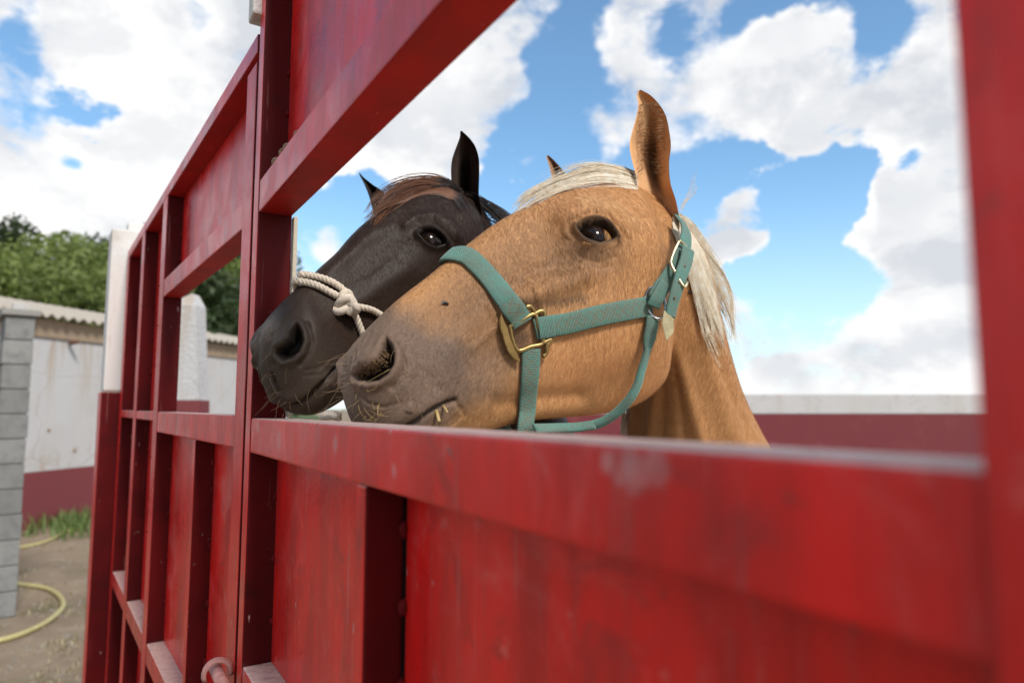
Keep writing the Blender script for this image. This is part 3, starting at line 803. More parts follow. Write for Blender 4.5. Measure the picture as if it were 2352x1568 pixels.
    bm = bmesh.new(); bm.from_mesh(me); bmesh.ops.recalc_face_normals(bm, faces=bm.faces); bm.to_mesh(me); bm.free()
    bvh = BVHTree.FromPolygons(Vv.tolist(), Fq)
    info = dict(ring=ring, cring=cring, nhead=nhead, M=M, cen=(D + V) / 2, root=root, bvh=bvh, sag=sag, lat=lat, p0=p0, poll=poll, D=D, V=V, h=h, by=by, R=R)
    return info
def hair_mat(name, rough, spec, tr):
    def f(nt, bs):
        a_ = nt.n('ShaderNodeAttribute'); a_.attribute_name = 'coat'
        nt.link(a_.outputs['Color'], bs.inputs['Base Color']); bs.inputs['Roughness'].default_value = rough; bs.inputs['Specular IOR Level'].default_value = spec
        thin(nt, bs, a_.outputs['Color'], tr)
    return mat(name, f)
def coat_hair(info, n, m, lens, width, skip, seed, tint=1.0, far=.35):
    """short coat hairs rooted all over the head and upper neck"""
    g = np.random.default_rng(seed); ring, cr = info['ring'], info['cring']; M = info['M']; R1 = min(info['nhead'] + 58, ring.shape[0] - 2); R0 = 14
    nx = np.roll(ring, -1, 1)
    A = np.linalg.norm(np.cross(ring[1:R1 + 1] - ring[:R1], (nx - ring)[:R1]), axis=2); A[:R0] *= .3
    half = (M + 2) // 2; A[:, half:] *= far
    c = g.choice(A.size, n, p=(A / A.sum()).ravel()); i, j = np.divmod(c, M); j2 = (j + 1) % M
    u = g.random((n, 1)); v = g.random((n, 1))
    P00, P10, P01, P11 = ring[i, j], ring[i + 1, j], ring[i, j2], ring[i + 1, j2]
    p = P00 * (1 - u) * (1 - v) + P10 * u * (1 - v) + P01 * (1 - u) * v + P11 * u * v
    du = (P10 - P00) + (P11 - P01); dv = (P01 - P00) + (P11 - P10)
    N = np.cross(dv, du); N /= np.linalg.norm(N, axis=1)[:, None] + 1e-12
    N *= np.where(((p - info['cen'][i]) * N).sum(1) < 0, -1, 1)[:, None]
    sd = np.where(j < half, 1.0, -1.0)[:, None]
    du /= np.linalg.norm(du, axis=1)[:, None] + 1e-12; dv = dv * sd; dv /= np.linalg.norm(dv, axis=1)[:, None] + 1e-12
    X, Y = project(p)
    a = np.clip(i / info['nhead'], 0, 1)[:, None]
    sw = .55 * np.sin(X * .011 + Y * .017)[:, None] + .35 * np.sin(X * .031 - Y * .023)[:, None]
    d = -du * (.75 - .75 * a + .25 * sw) + dv * (.25 + .75 * a + .4 * sw * .5) + g.normal(size=(n, 3)) * .22
    d -= N * (d * N).sum(1)[:, None]; d /= np.linalg.norm(d, axis=1)[:, None] + 1e-12
    ok = ~skip(X, Y, j < half)
    L = (lens[0] + (lens[1] - lens[0]) * np.clip((a - .18) / .5, 0, 1)) * g.uniform(.6, 1.25, (n, 1))
    lift = g.uniform(.08, .30, (n, 1)); W = np.cross(d, N) * width
    q1 = p + d * L * .5 + N * L * lift * .6; q2 = p + d * L + N * L * lift * .75
    Vt = np.stack([p - W, p + W, q1 + W * .8, q1 - W * .8, q2], 1)[ok]
    C = cr[i, j][ok] * (tint * g.uniform(.82, 1.2, (n, 1)))[ok]
    m_ = len(Vt); o = np.arange(m_)[:, None] * 5
    F = np.concatenate([o + np.array([[0, 1, 2, 3]]), ], 0).tolist() + (o + np.array([[3, 2, 4]])).tolist()
    me = bpy.data.meshes.new('coat_hair'); me.from_pydata(Vt.reshape(-1, 3).tolist(), [], F); me.update()
    at_ = me.attributes.new('coat', 'FLOAT_COLOR', 'POINT'); at_.data.foreach_set('color', np.c_[np.repeat(C, 5, 0), np.ones(m_ * 5)].ravel())
    return obj('coat_hair', me, m, info['root'], kind='stuff', smooth=True)
def hit(info, x, y, fallback=1.0):
    d = Vector(ray(x, y)).normalized()
    loc, nrm, idx, dist = info['bvh'].ray_cast(Vector((0, 0, H)), d)
    if loc is None: return at(x, y, fallback), -np.array(d)
    n = np.array(nrm); n = n if np.dot(n, np.array(d)) < 0 else -n
    return np.array(loc), n
def mirror(info, P):
    P = np.asarray(P, float); l = info['lat']; return P - 2 * ((P - info['p0']) @ l)[..., None] * l if P.ndim > 1 else P - 2 * np.dot(P - info['p0'], l) * l
def coat_mat(name, sheen, rough, bump, var, gloss=.3, sheen_tint=(1, 1, 1)):
    def f(nt, bs):
        at_ = nt.n('ShaderNodeAttribute'); at_.attribute_name = 'coat'
        fl = nt.n('ShaderNodeAttribute'); fl.attribute_name = 'flow'
        p = pos(nt)
        w = nt.n('ShaderNodeTexNoise'); nt.link(p, w.inputs['Vector']); w.inputs['Scale'].default_value = 22
        fv = nt.vmath('ADD', fl.outputs['Vector'], nt.vmath('SCALE', nt.vmath('SUBTRACT', w.outputs['Color'], (.5, .5, .5)), scale=.02))
        hair = nt.noise(nt.scale(fv, (110, 900, 110)), 1.0, 3, .6)
        clump = nt.noise(nt.scale(fv, (40, 260, 40)), 1.0, 4, .6)
        fine = nt.noise(p, 260, 3, .6)
        v = nt.math('ADD', nt.math('MULTIPLY', hair, .55), nt.math('ADD', nt.math('MULTIPLY', clump, .35), nt.math('MULTIPLY', fine, .1)))
        k = nt.ramp(v, .30, .72, 1 - var, 1 + var)
        c = nt.vmath('SCALE', at_.outputs['Color'], scale=k)
        nt.link(c, bs.inputs['Base Color'])
        bs.inputs['Roughness'].default_value = rough; bs.inputs['Specular IOR Level'].default_value = gloss
        bs.inputs['Sheen Weight'].default_value = sheen; bs.inputs['Sheen Roughness'].default_value = .45; bs.inputs['Sheen Tint'].default_value = (*sheen_tint, 1)
        nt.link(nt.bump(v, bump, .004), bs.inputs['Normal'])
    return mat(name, f)
M_COATP = coat_mat('palomino coat', .08, .65, .25, .20, .15, (1, .85, .65))
M_COATD = coat_mat('dark brown coat', .03, .5, .14, .30, .14, (.8, .7, .6))
def m_eye(nt, bs):
    p = pos(nt)
    nt.link(nt.mix(nt.ramp(nt.noise(p, 160, 4, .6), .4, .7), (.006, .004, .004), (.022, .011, .006)), bs.inputs['Base Color'])
    bs.inputs['Roughness'].default_value = .10; bs.inputs['Specular IOR Level'].default_value = .22
M_EYE = mat('wet dark eye', m_eye)
def eyeball(info, x, y, r, sink):
    p, n = hit(info, x, y)
    # surface at the bottom of the depression: use the surrounding lid plane instead
    ps = [hit(info, x + dx, y + dy)[0] for dx, dy in ((-70, 0), (70, 10), (0, -55), (0, 60))]
    c0 = np.mean(ps, 0); nn = np.cross(ps[1] - ps[0], ps[3] - ps[2]); nn /= np.linalg.norm(nn)
    if np.dot(nn, c0 - np.array([0, 0, H])) > 0: nn = -nn
    d = ray(x, y); d /= np.linalg.norm(d)
    c = np.array([0, 0, H]) + d * np.dot(c0 - np.array([0, 0, H]), nn) / np.dot(d, nn) - nn * sink
    for cc in (c, mirror(info, c)):
        bm = bmesh.new(); bmesh.ops.create_uvsphere(bm, u_segments=40, v_segments=24, radius=r)
        for v in bm.verts: v.co += Vector(cc)
        me = bpy.data.meshes.new('eye'); bm.to_mesh(me); bm.free()
        obj('eye', me, M_EYE, info['root'], smooth=True)
    return c, nn
def ear_mesh(pairs, t_of, bowl, back, col_in, col_out, nu=25, nv=44, facing=0.0, dirn=None):
    """cupped ear leaf: pairs of view-pixel edge points from base to tip, opening turned to the viewer side"""
    P = np.array(pairs, float); v = np.linspace(0, len(P) - 1, nv)
    Q = hermite(np.arange(len(P), dtype=float), P.reshape(len(P), 4), v)
    V = []; C = []; F = []
    u = np.linspace(-1, 1, nu)
    for layer in (0, 1):
        for i in range(nv):
            f = i / (nv - 1); tt = t_of(f)
            a = at(Q[i, 0], Q[i, 1], tt + facing); b = at(Q[i, 2], Q[i, 3], tt - facing)
            w = np.linalg.norm(b - a)
            dep = dirn / np.linalg.norm(dirn) if dirn is not None else None
            d0 = ray(*((Q[i, :2] + Q[i, 2:]) / 2)); d0 /= np.linalg.norm(d0)
            dd = d0 if dep is None else dep
            for uu in u:
                k = (1 - uu * uu)
                depth = k**.65 * (1 + .8 * math.exp(-((f - .33) / .16)**2)) * (w * (bowl if layer == 0 else back) + (.0 if layer == 0 else .002)) 
                if layer == 0 or back > .5: depth += w * .75 * math.exp(-((uu - .08) / .30)**2 - ((f - .36) / .17)**2) + w * .25 * math.exp(-((uu - .05) / .22)**2 - ((f - .58) / .2)**2)
                roll = .10 * w * (abs(uu)**4) * (layer == 0)
                V.append(a + (b - a) * (uu + 1) / 2 + dd * (depth + roll * 0))
                if layer == 0:
                    rim = abs(uu)**3
                    inn = np.array(col_in) * (1 - .35 * math.exp(-((uu - .06) / .35)**2 - ((f - .40) / .24)**2))  # dark inner skin; ear groove darkened further in colour, as shade there
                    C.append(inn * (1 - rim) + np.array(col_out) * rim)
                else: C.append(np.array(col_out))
    n = nv * nu
    for layer in (0, 1):
        for i in range(nv - 1):
            for j in range(nu - 1):
                q = layer * n + i * nu + j; f = (q, q + 1, q + nu + 1, q + nu); F.append(f if layer else f[::-1])
    for i in range(nv - 1):
        for j in (0, nu - 1):
            q = i * nu + j; F.append((q, q + nu, n + q + nu, n + q))
    j = (nv - 1) * nu
    for k in range(nu - 1): F.append((j + k, j + k + 1, n + j + k + 1, n + j + k))
    return np.array(V), F, np.array(C)

NECK = [(.035, -.004, .040, -.235, .070, (.8, 1, .95, .85, .75), .3), (.09, -.025, .075, -.295, .072, (.7, .95, 1, .9, .8), .6), (.18, -.085, .12, -.39, .085, (.55, .85, 1, .95, .8), .9), (.30, -.17, .18, -.52, .108, (.5, .8, 1, 1, .8), 1),
        (.44, -.28, .26, -.66, .15, (.5, .8, 1, 1, .85), 1), (.58, -.37, .36, -.80, .19, (.5, .85, 1, 1, .9), 1), (.75, -.44, .50, -.95, .22, (.6, .9, 1, 1, .85), 1), (1.0, -.51, .92, -1.07, .26, (.8, 1, 1, 1, .85), 1),
        (1.4, -.52, 1.4, -1.04, .285, (.85, 1, 1, 1, .85), 1), (1.72, -.50, 1.78, -.92, .26, (.8, 1, 1, .95, .8), 1), (1.92, -.58, 1.98, -.86, .16, (.8, 1, 1, .95, .8), 1), (2.0, -.68, 2.02, -.78, .05, (.8, 1, 1, 1, .8), 1)]
MZ = (.9, 1, 1, .95, .8); NZ = (.72, .92, 1, .95, .8); FC = (.66, .92, 1, .92, .76); EY = (.82, 1.03, 1, .88, .72); PO = (.8, 1, .96, .88, .72)

# ---------------------------------------------------------------- palomino
PK = [(796, 868, 797, 904, .008, MZ), (799, 832, 804, 948, .021, MZ), (813, 799, 824, 988, .035, MZ), (838, 767, 855, 1020, .047, MZ), (866, 736, 902, 1040, .055, MZ), (899, 703, 958, 1045, .054, NZ),
      (939, 669, 1018, 1028, .049, NZ), (985, 634, 1078, 1003, .047, NZ), (1032, 595, 1145, 980, .050, FC), (1082, 556, 1215, 964, .056, FC), (1132, 518, 1290, 957, .064, FC), (1190, 484, 1350, 952, .073, FC),
      (1253, 456, 1400, 944, .084, EY), (1318, 438, 1445, 927, .093, EY), (1380, 430, 1480, 902, .092, EY), (1432, 431, 1505, 870, .084, PO), (1478, 442, 1520, 835, .072, PO)]
NOSTRIL_P = [(890, 782), (901, 796), (906, 815), (904, 838), (892, 858), (871, 873), (847, 877), (824, 872), (818, 862), (836, 852), (858, 846), (874, 832), (882, 812), (884, 795)]
def feats_p(f):
    d = .010 * f.G(1372, 532, 88, 62, 14)                     # orbit
    d += .0065 * f.L([(1290, 500), (1330, 476), (1385, 470), (1425, 490), (1445, 520)], 20)
    d -= .007 * f.G(1440, 480, 26, 20, 30)                    # hollow above the eye
    e = f.almond(1366, 541, 44, 20, 15, 1.1, 1.0)
    d += .0055 * np.exp(-((e - 4) / 9)**2) * (e > -4)
    d -= .022 * sstep(e, 3, -5)
    d -= .0022 * np.exp(-((e - 19) / 4.5)**2) * (f.Y < 552)   # upper lid fold
    d += .003 * np.exp(-((e - 27) / 7)**2) * (f.Y < 548)
    d -= .0018 * f.L([(1330, 588), (1352, 600), (1385, 602), (1410, 590)], 4)
    d -= .0014 * f.L([(1325, 600), (1352, 613), (1388, 614), (1415, 600)], 4)
    d += .014 * f.G(1425, 775, 110, 115); d += .002 * f.L([(1180, 720), (1130, 760), (1090, 800)], 8); d += .0018 * f.L([(1150, 745), (1120, 700)], 6)                      # cheek muscle
    d += .008 * f.L([(1340, 632), (1250, 664), (1170, 700)], 24)   # facial crest
    d -= .009 * f.G(1130, 810, 90, 60, -30)
    d -= .007 * f.G(1010, 740, 70, 45, -40); d -= .005 * f.G(1270, 600, 60, 34, -25)
    # cheek bone end behind the eye: the head steps down to the neck
    d -= .012 * sstep(f.X - np.interp(f.Y, [430, 500, 560, 640, 720, 800], [1475, 1505, 1520, 1528, 1530, 1535]), -14, 30)
    # nostril
    nb = f.P(NOSTRIL_P)
    d += .008 * f.G(872, 836, 50, 56, -40)
    d += .004 * np.exp(-((nb - 10) / 9)**2) * (nb > 0)
    d -= .026 * sstep(nb, 3, -7)
    d += .006 * f.G(846, 828, 24, 15, -35)
    d -= .003 * f.L([(918, 790), (930, 830), (925, 860), (900, 890)], 6)
    d -= .0018 * f.L([(935, 800), (948, 835)], 4)
    d -= .0016 * f.L([(905, 893), (935, 868), (955, 866)], 4)
    d += .0013 * np.sin(f.X * .42 - f.Y * .03) * f.G(806, 850, 26, 90)   # folds of the nose end
    for k in range(5): d -= .0011 * f.L([(962 + k * 9, 838 + k * 6), (975 + k * 8, 862 + k * 5), (978 + k * 9, 880 + k * 4)], 3.0)
    d -= .0016 * f.L([(838, 770), (826, 800), (812, 840), (808, 880)], 3.5); d -= .0016 * f.L([(852, 762), (838, 795), (824, 830)], 3.5)
    d -= .0022 * f.L([(905, 770), (922, 800), (934, 840), (928, 872)], 4)
    d -= .0014 * f.L([(820, 905), (845, 925), (880, 935), (920, 925)], 4)
    # mouth
    ml = [(1046, 919), (1030, 924), (998, 937), (970, 956), (945, 973), (900, 995), (850, 1008), (810, 1005)]
    ds = seg_dist(f.X, f.Y, ml)
    d -= .010 * np.exp(-(ds / 5)**2)
    d += .004 * f.L([(1000, 915), (960, 940), (920, 962), (860, 985)], 18)
    d += .001 * f.L([(1010, 960), (960, 990)], 18)
    for k in range(6): x = 990 + k * 11; d -= .0013 * f.L([(x, 922 - k * 1.5), (x + 4, 900 - k), (x + 9, 885 - k)], 2.6) * (ds > 3)
    for k in range(4): d -= .0013 * f.L([(1050 + 5 * k, 925 + k * 4), (1056 + 4 * k, 945 + k * 3), (1035, 965 + k * 5)], 2.8)
    for (x, y, r) in ((939, 931, 4.2), (935, 939, 4), (942, 939, 4), (968, 943, 3)): d += .0028 * f.G(x, y, r, r)
    # jaw bars and chin
    d -= .004 * f.L([(1150, 930), (1250, 915), (1330, 905)], 22)
    # veins
    d += .0024 * f.L([(1180, 640), (1215, 610), (1262, 590), (1300, 570)], 7)
    d += .0022 * f.L([(1240, 700), (1210, 640)], 6)
    return d
def mixc(col, m, rgb): return col * (1 - m[..., None]) + np.array(rgb) * m[..., None]
def vnoise(f, s, seed=0):
    return (np.sin(f.X * s + 1.7 * np.sin(f.Y * s * .8 + seed)) * np.cos(f.Y * s * 1.1 + 1.3 * np.sin(f.X * s * .7 + seed * 2)) )
def colors_p(f, col, mask):
    wob = 14 * vnoise(f, .035) + 7 * vnoise(f, .09, 2)
    g = np.zeros_like(f.X)
    gx = np.interp(f.Y, [660, 700, 760, 800, 850, 900, 940, 980], [790, 880, 990, 1080, 1120, 1110, 1060, 1010])
    g = sstep(f.X + wob, gx + 150, gx - 70)
    g = np.maximum(g, .75 * f.G(1130, 835, 85, 70, -10)); g = np.maximum(g, .8 * f.G(1060, 880, 80, 45, -10))
    col = mixc(col, .85 * f.G(1110, 690, 220, 115, -38) * mask, (.20, .108, .056))
    col = mixc(col, .85 * f.G(1370, 860, 190, 120) * mask, (.74, .385, .17))
    col = mixc(col, g * mask * .92, (.125, .088, .070))
    col = mixc(col, .55 * f.G(805, 860, 30, 110) * mask, (.17, .125, .10))
    col = mixc(col, np.clip(1.0 * f.G(1345, 570, 70, 50, 20) * .75, 0, 1) * mask, (.13, .072, .045))
    col = mixc(col, .5 * f.G(1290, 620, 60, 45) * mask, (.17, .10, .06))
    e = f.almond(1366, 541, 44, 20, 15, 1.1, 1.0)
    col = mixc(col, .95 * np.exp(-np.clip(e, 0, 99)**2 / 110) * mask, (.016, .011, .010))
    nb = f.P(NOSTRIL_P)
    col = mixc(col, sstep(nb, 4, -3) * mask, (.018, .012, .010))
    col = mixc(col, .6 * f.L([(1190, 702), (1215, 698), (1280, 690), (1330, 682)], 12) * mask, (.035, .024, .02))
    col = mixc(col, .8 * f.G(1192, 695, 10, 8) * mask, (.02, .015, .013))
    col = mixc(col, .8 * f.G(1198, 775, 30, 30) * mask, (.05, .035, .028))
    ml = [(1046, 919), (998, 937), (970, 956), (945, 973), (900, 995)]
    col = mixc(col, .8 * f.L(ml, 5) * mask, (.02, .014, .012))
    col = mixc(col, .5 * f.L([(1120, 960), (1180, 940), (1060, 968)], 22) * mask, (.26, .12, .038))
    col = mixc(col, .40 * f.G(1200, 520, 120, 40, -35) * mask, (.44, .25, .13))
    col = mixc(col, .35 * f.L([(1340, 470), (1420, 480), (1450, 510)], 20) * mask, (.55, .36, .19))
    return col
def ears_p(sag, lat, h):
    tn = sag(1500, 440)[1] - .045
    near_pairs = [((1478, 520), (1560, 560)), ((1470, 470), (1560, 505)), ((1465, 430), (1553, 462)), ((1460, 400), (1540, 420)), ((1450, 362), (1537, 375)), ((1446, 332), (1541, 337)), ((1452, 302), (1538, 306)), ((1461, 270), (1530, 268)), ((1466, 242), (1515, 241)), ((1463, 220), (1494, 219)), ((1466, 207), (1473, 207))]
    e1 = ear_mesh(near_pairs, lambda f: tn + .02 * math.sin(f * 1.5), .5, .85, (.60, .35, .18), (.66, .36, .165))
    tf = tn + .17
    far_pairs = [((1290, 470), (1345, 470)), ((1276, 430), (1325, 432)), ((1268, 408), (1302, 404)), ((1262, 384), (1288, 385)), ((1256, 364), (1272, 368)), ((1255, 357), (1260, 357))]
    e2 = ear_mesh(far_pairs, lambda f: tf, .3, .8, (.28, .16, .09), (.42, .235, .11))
    return [e1, e2]
def neck_p(f):
    d = .0045 * f.L([(1548, 760), (1562, 830), (1585, 920), (1612, 1012)], 13)
    d -= .0045 * f.L([(1522, 850), (1545, 930), (1575, 1012)], 24)
    d -= .004 * f.L([(1640, 800), (1672, 890), (1705, 960), (1725, 1012)], 13)
    d += .004 * f.L([(1618, 780), (1645, 880), (1670, 960), (1690, 1012)], 24)
    return d
PAL = build_horse('horse', 33, (800, 880), .77, PK, NECK, 62, ears_p, feats_p, colors_p, (.50, .258, .108), dict(coat=M_COATP), 'palomino horse with pale mane and green halter resting its muzzle on the gate', neckf=neck_p)

# ---------------------------------------------------------------- dark horse
DK = [(600, 815, 602, 848, .008, MZ), (604, 780, 616, 896, .020, MZ), (616, 747, 638, 928, .033, MZ), (638, 714, 672, 947, .046, MZ), (664, 685, 708, 953, .054, MZ), (690, 658, 746, 940, .052, NZ), (720, 632, 786, 915, .048, NZ),
      (752, 604, 826, 885, .047, NZ), (786, 572, 866, 855, .050, FC), (818, 534, 906, 830, .056, FC), (848, 506, 946, 812, .064, FC), (884, 480, 986, 798, .072, FC), (924, 456, 1019, 785, .080, EY), (964, 441, 1044, 768, .085, EY), (1000, 434, 1062, 745, .080, EY), (1030, 436, 1072, 715, .066, PO), (1050, 448, 1080, 685, .054, PO)]
NOSTRIL_D = [(684, 750), (693, 764), (696, 784), (688, 806), (672, 820), (652, 826), (638, 812), (640, 802), (656, 796), (668, 784), (674, 765)]
def feats_d(f):
    d = .010 * f.G(992, 548, 62, 46, 14)
    d += .007 * f.L([(930, 520), (955, 503), (995, 498), (1030, 515), (1045, 540)], 14)
    d -= .006 * f.G(1050, 505, 20, 16, 30)
    e = f.almond(990, 553, 31, 15, 14, 1.1, 1.0)
    d += .0055 * np.exp(-((e - 3) / 7)**2) * (e > -3)
    d -= .022 * sstep(e, 2.5, -4)
    d -= .0022 * np.exp(-((e - 14) / 3.5)**2) * (f.Y < 560)
    d += .004 * f.L([(930, 620), (880, 650), (830, 690)], 24)
    d -= .006 * f.G(800, 760, 60, 50, -30)
    d += .003 * f.L([(760, 610), (830, 555), (900, 520)], 18)
    for k in range(4): d -= .0014 * f.L([(606 + k * 8, 770 - k * 8), (600 + k * 8, 810 - k * 4), (606 + k * 8, 850 - k * 4)], 3)
    d -= .0014 * f.L([(700, 850), (730, 845), (755, 830)], 3.5); d -= .0012 * f.L([(700, 862), (735, 858), (762, 842)], 3.5)
    nb = f.P(NOSTRIL_D)
    d += .008 * f.G(674, 790, 42, 52, -40)
    d += .005 * np.exp(-((nb - 9) / 8)**2) * (nb > 0)
    d -= .026 * sstep(nb, 3, -6)
    d -= .004 * f.L([(706, 745), (716, 785), (706, 815), (690, 835)], 6)
    d -= .004 * f.L([(622, 770), (612, 810), (618, 850), (628, 880)], 5)
    d -= .0025 * f.L([(634, 765), (626, 800), (634, 835)], 4)
    d -= .006 * f.L([(622, 862), (634, 888), (640, 900)], 5)
    ml = [(790, 835), (775, 847), (739, 879), (707, 911), (684, 927), (660, 934), (630, 932)]
    d -= .009 * np.exp(-(seg_dist(f.X, f.Y, ml) / 5)**2)
    d += .004 * f.L([(740, 865), (700, 900), (665, 915)], 16)
    d += .003 * f.L([(760, 885), (715, 930)], 16)
    d += .0010 * f.L([(900, 600), (850, 640), (800, 660)], 7)
    return d
def colors_d(f, col, mask):
    col = mixc(col, .85 * np.clip(f.G(650, 830, 95, 120) + f.G(720, 880, 60, 60), 0, 1) * mask, (.060, .044, .034))
    col = mixc(col, .6 * f.G(612, 740, 26, 40, -30) * mask, (.20, .16, .13))
    e = f.almond(990, 553, 31, 15, 14, 1.1, 1.0)
    col = mixc(col, .9 * np.exp(-np.clip(e, 0, 99)**2 / 70) * mask, (.006, .005, .005))
    nb = f.P(NOSTRIL_D)
    col = mixc(col, sstep(nb, 4, -3) * mask, (.012, .009, .008))
    return col
def ears_d(sag, lat, h):
    tn = sag(1075, 450)[1] - .05
    near_pairs = [((1055, 540), (1112, 570)), ((1045, 490), (1108, 515)), ((1040, 455), (1106, 485)), ((1037, 425), (1100, 450)), ((1036, 385), (1101, 395)), ((1040, 360), (1100, 365)), ((1049, 335), (1092, 337)), ((1056, 315), (1078, 317)), ((1057, 301), (1061, 301))]
    e1 = ear_mesh(near_pairs, lambda f: tn + .02 * math.sin(f * 1.5), .75, 1.0, (.075, .052, .042), (.03, .016, .014))
    tf = tn + .19
    far_pairs = [((868, 520), (930, 520)), ((858, 490), (905, 480)), ((848, 452), (884, 444)), ((836, 422), (856, 424)), ((827, 405), (836, 408)), ((824, 397), (827, 398))]
    e2 = ear_mesh(far_pairs, lambda f: tf, .3, .8, (.04, .027, .02), (.02, .014, .013))
    return [e1, e2]
NECKD = [(a, b, c, d, w * (.8 if a < .2 else 1), m, f) for (a, b, c, d, w, m, f) in NECK]
DRK = build_horse('horse', 50, (605, 850), .85, DK, NECKD, 74, ears_d, feats_d, colors_d, (.028, .0170, .0125), dict(coat=M_COATD), 'dark brown horse with rope halter pushing its nose past the gate post')
eyeball(PAL, 1368, 541, .0225, .0165)
eyeball(DRK, 991, 553, .0225, .0165)

M_HAIRP = hair_mat('palomino hairs', .5, .3, .25); M_HAIRD = hair_mat('dark hairs', .5, .14, .0)
def skip_p(X, Y, near):
    f = Feat(X, Y); e = f.almond(1366, 541, 44, 20, 15, 1.1, 1.0)
    return near & ((e < 9) | (f.P(NOSTRIL_P) < 8) | (seg_dist(X, Y, [(1046, 919), (998, 937), (970, 956), (945, 973)]) < 5))
def skip_d(X, Y, near):
    f = Feat(X, Y); e = f.almond(990, 553, 31, 15, 14, 1.1, 1.0)
    return near & ((e < 6) | (f.P(NOSTRIL_D) < 7))
coat_hair(PAL, 170000, M_HAIRP, (.0022, .0085), .00015, skip_p, 5)
coat_hair(DRK, 90000, M_HAIRD, (.0018, .008), .00017, skip_d, 6, np.array([1.15, .98, .9]))

# ================================================================ TACK AND HAIR
def web_mat(name, base, dirt, stitch):
    def f(nt, bs):
        fl = nt.n('ShaderNodeAttribute'); fl.attribute_name = 'flow'
        sx = nt.n('ShaderNodeSeparateXYZ'); nt.link(fl.outputs['Vector'], sx.inputs[0])
        p = pos(nt); u, v = sx.outputs[0], sx.outputs[1]
        rib = nt.math('SINE', nt.math('MULTIPLY', u, 3000.0))
        n1 = nt.noise(p, 55, 5, .65); n2 = nt.noise(p, 420, 3, .6)
        c = nt.mix(nt.ramp(n1, .36, .66, 0, .62), base, dirt)
        c = nt.mix(nt.ramp(n2, .35, .7, 0, .35), c, tuple(q * 1.7 for q in base))
        c = nt.mix(nt.ramp(rib, -1, .3, .35, 0), c, tuple(q * .45 for q in base))
        tri = nt.math('PINGPONG', nt.math('ADD', u, 10.0), .013)
        a = nt.math('SUBTRACT', nt.math('MULTIPLY', tri, 1.25), .0081)
        d1 = nt.math('ABSOLUTE', nt.math('SUBTRACT', v, a)); d2 = nt.math('ABSOLUTE', nt.math('ADD', v, a))
        st = nt.ramp(nt.math('MINIMUM', d1, d2), .0011, .0004)
        if stitch: c = nt.mix(nt.math('MULTIPLY', st, .85), c, (.17, .11, .06))
        nt.link(c, bs.inputs['Base Color']); bs.inputs['Roughness'].default_value = .75
        bs.inputs['Sheen Weight'].default_value = .3; bs.inputs['Sheen Tint'].default_value = (.6, .9, .85, 1)
        hgt = nt.math('ADD', nt.math('MULTIPLY', rib, .4), nt.math('SUBTRACT', nt.math('MULTIPLY', n2, .6), nt.math('MULTIPLY', st, .8 if stitch else 0)))
        nt.link(nt.bump(hgt, .5, .0012), bs.inputs['Normal'])
    return mat(name, f)
M_WEB = web_mat('green nylon webbing', (.072, .175, .145), (.12, .115, .085), False)
M_WEBS = web_mat('green stitched webbing', (.078, .175, .14), (.13, .125, .09), True)
M_ROPE = simple('cotton rope', (.62, .52, .42), .85, nz=300)

def ribbon(name, P, Nn, width, thick, m, parent, n=60, label=None, edge=.25):
    P = np.asarray(P, float); Nn = np.asarray(Nn, float)
    d = np.r_[0, np.cumsum(np.linalg.norm(np.diff(P, axis=0), axis=1))]; xs = np.linspace(0, d[-1], n)
    P = hermite(d, P, xs); Nn = hermite(d, Nn, xs)
    T = np.gradient(P, axis=0); T /= np.linalg.norm(T, axis=1)[:, None]
    Nn = Nn - T * (Nn * T).sum(1)[:, None]; Nn /= np.linalg.norm(Nn, axis=1)[:, None]
    S = np.cross(T, Nn)
    wd_ = np.broadcast_to(np.asarray(width, float), (n,))
    prof = [(-.5, .0), (-.5, .7), (-.44, 1), (-.2, 1.12), (0, 1.15), (.2, 1.12), (.44, 1), (.5, .7), (.5, 0), (.0, -.05)]
    V = []; U = []; F = []; k = len(prof)
    for i in range(n):
        fray = 1 + rnd.uniform(-.012, .012)
        for (a, b) in prof:
            V.append(P[i] + S[i] * a * wd_[i] * fray + Nn[i] * b * thick); U.append((xs[i], a * wd_[i], 0))
    for i in range(n - 1):
        for j in range(k):
            l = (j + 1) % k; F.append((i * k + j, i * k + l, i * k + k + l, i * k + k + j))
    F.append(tuple(range(k))); F.append(tuple(reversed(range((n - 1) * k, n * k))))
    me = pymesh(name, V, F)
    au = me.attributes.new('flow', 'FLOAT_VECTOR', 'POINT'); au.data.foreach_set('vector', np.array(U).ravel())
    bm = bmesh.new(); bm.from_mesh(me); bmesh.ops.recalc_face_normals(bm, faces=bm.faces); bm.to_mesh(me); bm.free()
    return obj(name, me, m, parent, smooth=True, label=label)
def on(info, pts, off=.002):
    Q = [hit(info, x, y) for x, y in pts]
    return np.array([p + n * off for p, n in Q]), np.array([n for p, n in Q])
def both(info, P, Nn):
    l = info['lat']; return mirror(info, P), Nn - 2 * (Nn @ l)[:, None] * l
def bar_on(name, info, pts, r, m, parent, off=.004, sides=8, closed=False, n=30, flat=1.0, far=False):
    P, Nn = on(info, pts, off)
    if closed: P = np.vstack([P, P[:1]])
    Q = smooth_path(P, n); Q = Q[:-1] if closed else Q
    o = tube(name, Q, r, m, sides, closed, parent, flat)
    if far: tube(name, mirror(info, Q), r, m, sides, closed, parent, flat)
    return o

halter = empty('halter', 'worn green nylon halter with brass fittings on the palomino head', 'halter')
